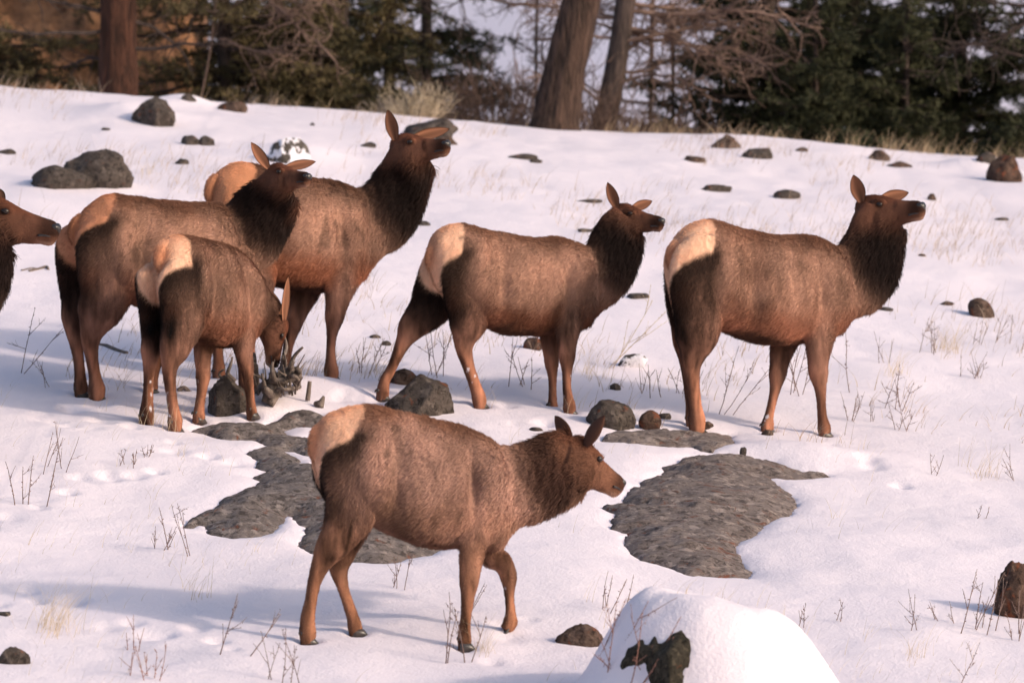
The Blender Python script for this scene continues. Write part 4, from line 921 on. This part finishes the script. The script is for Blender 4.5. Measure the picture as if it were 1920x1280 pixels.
grass('grass', pts, M_plain('tan_straw', (.36, .25, .15), (.58, .44, .29), 10), 'fringe of tan bunch grass along the crest', .06, .18, 6, .0024, 4, .12)

# ------------------------------------------------------------ trees beyond the crest
def limb_path(rg, p, d, L, droop, k=9, wob=.12):
    P = [p]; d = d/np.linalg.norm(d)
    for i in range(k):
        d = d+rg.normal(size=3)*wob; d[2] -= droop; d /= np.linalg.norm(d); P.append(P[-1]+d*L/k)
    return np.array(P)
def trunk_mesh(P, r, n=20, seed=0, rough=.10):
    P = crom(P, 8); T = np.gradient(P, axis=0); T /= np.linalg.norm(T, axis=1)[:, None]; rr = np.interp(np.linspace(0, 1, len(P)), np.linspace(0, 1, len(r)), r)
    rings = []; a = np.linspace(0, 2*np.pi, n, endpoint=False)
    for i in range(len(P)):
        u = np.cross(T[i], [0, 1, 0]); u /= np.linalg.norm(u); v = np.cross(T[i], u)
        f = 1+rough*noise(np.cos(a)*4, np.sin(a)*4, P[i][2]*.9, 3, seed)+rough*.5*noise(np.cos(a)*11, np.sin(a)*11, P[i][2]*2, 2, seed+2)
        rings.append(P[i]+(rr[i]*f)[:, None]*(np.outer(np.cos(a), u)+np.outer(np.sin(a), v)))
    return loft(rings)
def conifer(name, label, x, y, hgt, r0, seed, spread, zmin, nl, bark, c1, c2, droop=.03, lean=0, tuft=.055, bare=.0, dens=1.0, group='conifers beyond the crest', start=.15, updir=.0, topz=4.2):
    rg = np.random.default_rng(seed); base = np.array([x, y, float(G0(x, y))-.1]); root = empty(name, base)
    tag(root, label, 'tree', group)
    P = np.array([[0, 0, 0], [lean*.3, 0, hgt*.3], [lean*.7, .05, hgt*.65], [lean, 0, hgt]]); TM = MB(); TM.add(*trunk_mesh(P, [r0*1.15, r0, r0*.75, .03], 20, seed)); TM.build('trunk', bark, root)
    LM = MB(); tipV = []; tipC = []
    zs = np.sort(zmin+(hgt-zmin)*rg.random(nl)**2.1)
    for z in zs:
        t = z/hgt; L = spread*(1-t**1.3*.85)*rg.uniform(.45, 1.15); a = rg.uniform(0, 6.28)
        c = np.array([lean*t, 0, z]); d = np.array([math.cos(a), math.sin(a), updir+rg.normal()*.12]); LP = limb_path(rg, c, d, L, droop, 9, .10)
        LM.add(*tube(LP, np.linspace(.028*(1-t)+.010, .004, len(LP)), 5))
        if rg.random() < bare: 
            for j in range(5):
                q = rg.uniform(2, 8.9); i = int(q); d2 = LP[min(i+1, 9)]-LP[i]+rg.normal(size=3)*.25; LM.add(*tube(limb_path(rg, LP[i], d2, L*.3, .0, 5, .2), np.linspace(.008, .003, 6), 4))
            continue
        tone = rg.uniform(0, 1)
        nt_ = int(24*L*dens)
        for j in range(nt_):
            q = 9*(start+(1-start)*rg.random()**.8); i = min(int(q), 8); o = LP[i]+(LP[i+1]-LP[i])*(q-i); ld = LP[i+1]-LP[i]; ld /= np.linalg.norm(ld)
            sdv = np.cross(ld, [0, 0, 1.]); sdv /= np.linalg.norm(sdv)+1e-9; d2 = ld*rg.uniform(.2, .9)+sdv*rg.choice([-1, 1])*rg.uniform(.4, 1)+np.array([0, 0, rg.normal()*.3])
            TL = rg.uniform(.12, .38)*(1.1-.5*q/9); TP = limb_path(rg, o, d2, TL, .04, 3, .15)
            if j % 2 == 0: LM.add(*tube(TP, [.005, .004, .003, .002], 3))
            m_ = int(TL*85)
            qq = rg.uniform(0, 3, m_); ii = np.minimum(qq.astype(int), 2); pp = TP[ii]+(TP[ii+1]-TP[ii])*(qq-ii)[:, None]
            dd = (TP[-1]-TP[0])/TL*.7+rg.normal(size=(m_, 3))*.65; dd /= np.linalg.norm(dd, axis=1)[:, None]
            sw = np.cross(dd, rg.normal(size=(m_, 3))); sw /= np.linalg.norm(sw, axis=1)[:, None]+1e-9
            ln_ = tuft*rg.uniform(.6, 1.4, m_)[:, None]
            tipV.append(np.stack([pp-sw*.008, pp+sw*.008, pp+dd*ln_+sw*.004, pp+dd*ln_-sw*.004], 1).reshape(-1, 3))
            cc = np.array(c1)+(np.array(c2)-np.array(c1))*np.clip(tone*.6+.5*rg.random(), 0, 1); tipC.append(np.tile(cc, (m_*4, 1)))
    LM.build('limbs', LIMB if bark is not BARKD else BARKD, root)
    if tipV:
        V = np.vstack(tipV); Fq = np.arange(len(V)).reshape(-1, 4); make_mesh('crown', V, Fq, NEEDLE, root, False, np.vstack(tipC))
    return root
GD1, GD2 = (.022, .026, .013), (.058, .058, .026); GB1, GB2 = (.055, .046, .022), (.14, .105, .05)
def U(u, y): return (u-960)/F*y
# red barked pine at the left, and its needled boughs
root = empty('pine_tree', (U(222, 48.6), 48.6, float(G0(U(222, 48.6), 48.6))-.1)); tag(root, 'red barked pine trunk at the left crest with bare dark lower limbs', 'tree')
M = MB(); M.add(*trunk_mesh(np.array([[0, 0, 0], [0, 0, 1], [.0, 0, 2.5], [.05, 0, 8]]), [.225, .195, .185, .16, .04], 26, 4, .14)); M.build('trunk', BARKR, root)
M = MB(); rg = np.random.default_rng(8)
for z, dx, dy, L in ((.95, -1, -.2, 1.6), (1.15, -1, .1, 1.2), (.75, 1, .1, 1.3), (1.35, 1, -.1, 1.5), (1.05, 1, .3, 1.1), (1.6, -1, -.3, 1.7), (1.75, .9, -.4, 1.6), (.6, -.8, .5, .8), (1.9, -1, .3, 1.6)):
    LP = limb_path(rg, np.array([0, 0, z]), np.array([dx, dy, .02]), L, .0, 9, .13); M.add(*tube(LP, np.linspace(.028, .006, 10), 6))
    for j in range(9):
        i = rg.integers(2, 9); M.add(*tube(limb_path(rg, LP[i], (LP[i+1]-LP[i])*2+rg.normal(size=3)*.25, .35, .02, 5, .25), np.linspace(.008, .002, 6), 4))
M.build('limb', BARKD, root)
tops = []
# big leaning trunk in the middle
x0 = U(1038, 46.6); root = empty('leaning_tree', (x0, 46.6, float(G0(x0, 46.6))-.12)); tag(root, 'big thick trunk leaning right on the crest at centre', 'tree')
M = MB(); M.add(*trunk_mesh(np.array([[0, 0, 0], [.02, 0, .25], [.13, 0, .8], [.30, 0, 1.5], [.62, .1, 3], [1.0, .1, 7]]), [.31, .235, .205, .195, .18, .05], 30, 9, .16)); M.build('trunk', BARK, root)
M = MB(); rg = np.random.default_rng(18)
for z, dx, L in ((1.9, -1, 1.4), (2.1, 1, 1.6), (2.6, -1, 1.8), (3.2, 1, 2.), (4, -1, 1.6), (4.6, 1, 1.5)):
    LP = limb_path(rg, np.array([.27+(z-1.5)*.15, 0, z]), np.array([dx, rg.normal()*.4, .2]), L, .03, 9, .13); M.add(*tube(LP, np.linspace(.04, .008, 10), 6))
M.build('limb', BARK, root)
# dark twin trunk with long dead limbs
def bare_tree(name, label, u, y, r, limbs, seed, m=BARKD, lm=LIMB, hgt=7, lean=.1):
    x0 = U(u, y); z0 = float(G0(x0, y)); root = empty(name, (x0, y, z0-.1)); tag(root, label, 'tree'); rg = np.random.default_rng(seed)
    M = MB(); M.add(*trunk_mesh(np.array([[0, 0, 0], [lean*.2, 0, 1], [lean*.4, 0, 2.5], [lean, 0, hgt]]), [r*1.3, r, r*.9, .03], 18, seed, .14)); M.build('trunk', m, root)
    M = MB()
    for z, dx, dz, L, rr in limbs:
        LP = limb_path(rg, np.array([lean*z/hgt, -.02, z]), np.array([dx, rg.normal()*.35, dz]), L, rg.normal()*.02, 12, .16); M.add(*tube(LP, np.linspace(rr, .006, 13), 6))
        for j in range(int(L*15)):
            i = rg.integers(2, 12); L2 = rg.uniform(.25, .7); d2 = (LP[i]-LP[i-1])/np.linalg.norm(LP[i]-LP[i-1])+rg.normal(size=3)*.6
            Q = limb_path(rg, LP[i], d2, L2, .03, 7, .28); M.add(*tube(Q, np.linspace(rr*.35, .003, 8), 5))
            for k in range(3):
                q = rg.integers(2, 7); M.add(*tube(limb_path(rg, Q[q], (Q[q]-Q[q-1])*6+rg.normal(size=3)*.7, L2*.45, .02, 5, .3), np.linspace(.005, .002, 6), 4))
    M.build('limb', lm, root); return root
bare_tree('dead_tree', 'dark trunk with long bare limbs reaching right behind the leaning trunk', 1110, 50.5, .125,
    [(1.80, 1, .0, 2.3, .035), (1.62, 1, .05, 1.9, .03), (1.45, 1, -.15, 1.8, .028), (1.30, 1, .12, 1.6, .025), (1.68, .9, -.25, 1.9, .03), (1.16, 1, -.1, 1.5, .022), (1.91, 1, -.1, 2.2, .03), (1.51, -1, .1, 1.0, .02), (1.74, -1, -.1, 1.1, .022), (0.99, 1, .1, 1.2, .02), (0.81, -1, .2, 1.0, .018)], 71, hgt=7, lean=1.15)
bare_tree('dead_tree', 'slim grey dead tree with tangled limbs left of the leaning trunk', 1000, 54, .02, [(2.6, -1, .2, 1.3, .022), (3.0, -1, .1, 1.5, .02), (2.2, 1, .2, 1.2, .02), (3.3, 1, .1, 1.3, .02), (3.6, -1, .0, 1.4, .02), (2.9, 1, -.1, 1.2, .02)], 72)
bare_tree('dead_tree', 'spreading leafless tree with tan limbs between the dark trunk and dark conifers', 1215, 56.0, .03, [(z_, d_, e_, 1.7, .024) for z_, d_, e_ in ((.6, 1, .35), (.8, -1, .4), (1.1, 1, .3), (1.4, -1, .3), (1.7, 1, .25), (2.0, -1, .2), (2.2, 1, .15), (2.5, 1, .0), (2.7, -1, .1), (3.0, 1, -.1), (3.2, -1, -.1))], 75, LIMB, LIMB, 5, .1)
bare_tree('dead_tree', 'bare pinkish dead limbs hanging among the left conifers', 355, 50.6, .012, [(1.9, 1, -.25, 1.7, .03), (2.0, 1, -.5, 1.3, .024), (1.5, -1, -.1, .9, .018), (1.8, .8, -.7, 1.2, .022), (2.1, -.6, -.3, 1.0, .02), (1.2, 1, .1, 1.1, .018)], 73, LIMB, LIMB, 4, 1.1)
bare_tree('dead_tree', 'bent bare bough before the dark conifers at the right border', 1985, 49.6, .014, [(2.3, -1, -.1, 1.5, .025), (1.9, -1, -.2, 1.4, .02), (1.4, -.8, .2, 1.1, .016), (2.6, -1, -.25, 1.6, .022)], 74, BARKD, BARKD, 4, -.1)
# brown brush
def brush(name, label, u, y, wd, hgt, n, m, seed, r=.005, cat='bush'):
    rg = np.random.default_rng(seed); x0 = U(u, y); z0 = float(G0(x0, y)); M = MB()
    for i in range(n):
        b = np.array([rg.normal()*wd*.22, rg.normal()*wd*.2, -.03]); d = np.array([b[0]/wd*2.2+rg.normal()*.35, rg.normal()*.4, 1])
        LP = limb_path(rg, b, d, hgt*rg.uniform(.5, 1.1), .015, 6, .16); M.add(*tube(LP, np.linspace(r, r*.4, 7), 4))
        for j in range(6):
            q = rg.integers(1, 6); Q = limb_path(rg, LP[q], (LP[q]-LP[q-1])*5+rg.normal(size=3)*.55, hgt*.35, .0, 4, .25); M.add(*tube(Q, np.linspace(r*.6, r*.3, 5), 3))
    o = M.build(name, m); o.location = (x0, y, z0); tag(o, label, cat); return o
BR = M_plain('brown_brush', (.06, .038, .03), (.15, .095, .075), 8)
RB = M_plain('pale_brush', (.42, .33, .22), (.62, .50, .36), 8)
brush('rabbitbrush', 'pale dry rabbitbrush tuft on the crest, taller right half', 785, 46.9, .42, .38, 90, RB, 81, .004, 'shrub')
brush('rabbitbrush', 'smaller greyer brush left of the pale rabbitbrush on the crest', 735, 47.1, .34, .24, 60, M_plain('grey_brush', (.26, .20, .15), (.42, .34, .26), 8), 82, .004, 'shrub')
brush('bush', 'brown leafless brush left of the leaning trunk', 950, 50.5, .9, 1.25, 90, BR, 83, .007)
brush('bush', 'reddish brown brush right behind the leaning trunk', 1125, 49.5, .7, .9, 80, BR, 84, .007)
brush('bush', 'low brown brush between the dead limbs and the dark conifers', 1225, 50.5, .8, .8, 80, BR, 85, .007)
brush('bush', 'taller brown brush at the edge of the left conifers', 880, 51.5, .8, 1.35, 80, BR, 86, .007)
# conifers
LC = [('conifer', 'brownish green pine with drooping boughs right of the red trunk', 420, 51.5, 8, .10, 1, 2.0, .15, 95, GB1, GB2, .02, .6),
      ('conifer', 'tallest dark green conifer left of the crest shrubs', 640, 53.5, 8, .12, 2, 1.9, .1, 110, GD1, GB2, .02, 0),
      ('conifer', 'green conifer standing right behind the pale rabbitbrush', 800, 55.5, 7, .10, 3, 1.45, .1, 85, GD1, GD2, .02, 0),
      ('conifer', 'shadowy conifer filling the gap behind the drooping pine', 520, 57.5, 8, .12, 4, 2.2, .1, 105, GD1, GD2, .02, 0),
      ('conifer', 'small dark conifer low between the dead limbs and the big right ones', 1262, 52.5, 2.2, .04, 5, .55, .1, 45, GD1, GB2, .02, 0),
      ('conifer', 'dark conifer whose boughs reach left over the bare limbs', 1440, 52.5, 8, .12, 6, 1.75, .12, 120, GD1, GD2, .02, 0),
      ('conifer', 'dense dark conifer in the middle of the right group', 1600, 54.5, 8, .12, 7, 2.0, .1, 125, GD1, GD2, .02, 0),
      ('conifer', 'dark conifer at the right border with gaps of snow behind it', 1800, 53.2, 8, .12, 8, 1.8, .2, 90, GD1, GD2, .02, 0),
      ('conifer', 'conifer trunk and boughs just past the right border', 1960, 52.2, 8, .12, 9, 1.6, .1, 90, GD1, GD2, .02, 0),
      ('conifer', 'dim conifer deep behind the red trunk', 330, 60.5, 8, .12, 11, 2.0, .1, 80, GB1, GD2, .02, 0),
      ('conifer', 'dim conifer deep behind the crest shrubs', 730, 60.0, 8, .12, 12, 1.9, .1, 90, GD1, GD2, .02, 0),
      ('conifer', 'dim conifer deep between two dark ones at the right', 1520, 60.0, 8, .12, 13, 2.2, .1, 100, GD1, GD2, .02, 0),
      ('conifer', 'dim conifer deep right of the middle dark one', 1700, 61.0, 8, .12, 14, 2.2, .1, 90, GD1, GD2, .02, 0),
      ('conifer', 'bushy low conifer before the dense middle one at the right', 1530, 50.8, 2.6, .05, 15, .95, .05, 70, GD1, GD2, .02, 0),
      ('conifer', 'bushy low conifer right of the dense middle one', 1700, 51.2, 2.3, .05, 16, .9, .05, 60, GD1, GD2, .02, 0),
      ('conifer', 'bushy low conifer before the tallest left one', 600, 51.0, 2.4, .05, 17, .95, .05, 60, GD1, GB2, .02, 0),
      ('conifer', 'green pine leaning over the rust cliff at the left border', -60, 52.0, 8, .12, 10, 1.7, .9, 60, GB1, GB2, .03, 0)]
for nm, lab, u, y, hg, r0, sd, sp, zm, nl, c1, c2, dr, bare in LC:
    conifer(nm, lab, U(u, y), y, hg, r0*.7, 900+sd, sp, zm, int(nl*1.5), BARKD, c1, c2, dr, 0, .07, .05, 1.55 if u > 1300 else 1.05, start=.04)
# rust coloured cliff behind the left pine
nx, nz_ = 150, 90; V = []; y0 = 57.0
xs = np.linspace(U(-900, y0), U(330, y0), nx); zt = np.linspace(-1.5, 9, nz_); X, Zc = np.meshgrid(xs, zt); x, z = X.ravel(), Zc.ravel()
yv = y0+z*.12+.45*noise(x*.8, z*.8, oct=3, seed=91)+.22*noise(x*3, z*3, oct=3, seed=92)+1.9*sm(x, U(230, y0), U(330, y0))
Vf = np.stack([x, yv, z], -1); Vb = Vf.copy(); Vb[:, 1] = y0+6
I = np.arange(nx*nz_).reshape(nz_, nx); Ff = np.stack([I[:-1, :-1], I[:-1, 1:], I[1:, 1:], I[1:, :-1]], -1).reshape(-1, 4); n_ = len(Vf)
S = [(I[0, i+1], I[0, i], I[0, i]+n_, I[0, i+1]+n_) for i in range(nx-1)]+[(I[-1, i], I[-1, i+1], I[-1, i+1]+n_, I[-1, i]+n_) for i in range(nx-1)]+[(I[i, 0], I[i+1, 0], I[i+1, 0]+n_, I[i, 0]+n_) for i in range(nz_-1)]+[(I[i+1, -1], I[i, -1], I[i, -1]+n_, I[i+1, -1]+n_) for i in range(nz_-1)]
o = make_mesh('cliff', np.vstack([Vf, Vb]), np.vstack([Ff, Ff[:, ::-1]+n_, np.array(S)]), CLIFF); tag(o, 'rust orange rock cliff behind the pine at the upper left', 'cliff')

rg = np.random.default_rng(99)
for (a, b, n_) in (((-40, 985), (330, 845), 13), ((60, 800), (250, 792), 6), ((470, 1215), (-20, 1110), 12), ((330, 830), (520, 900), 5), ((620, 760), (720, 735), 4), ((720, 745), (560, 790), 5), ((1060, 790), (900, 770), 5), ((1290, 800), (1160, 780), 4), ((890, 1235), (1000, 1150), 4), ((200, 760), (60, 770), 5), ((1560, 830), (1700, 900), 4), ((640, 720), (800, 680), 5)):
    for k in range(n_):
        t = (k+.5)/n_; p = hit(a[0]+(b[0]-a[0])*t+rg.normal()*14, a[1]+(b[1]-a[1])*t+rg.normal()*13)
        if all(sdpoly(np.array([p[0]]), np.array([p[1]]), P)[0] > .12 for P in SP.values()): DIPS.append((p[0], p[1], rg.uniform(.035, .075), rg.uniform(.008, .03)))
build_terrain()
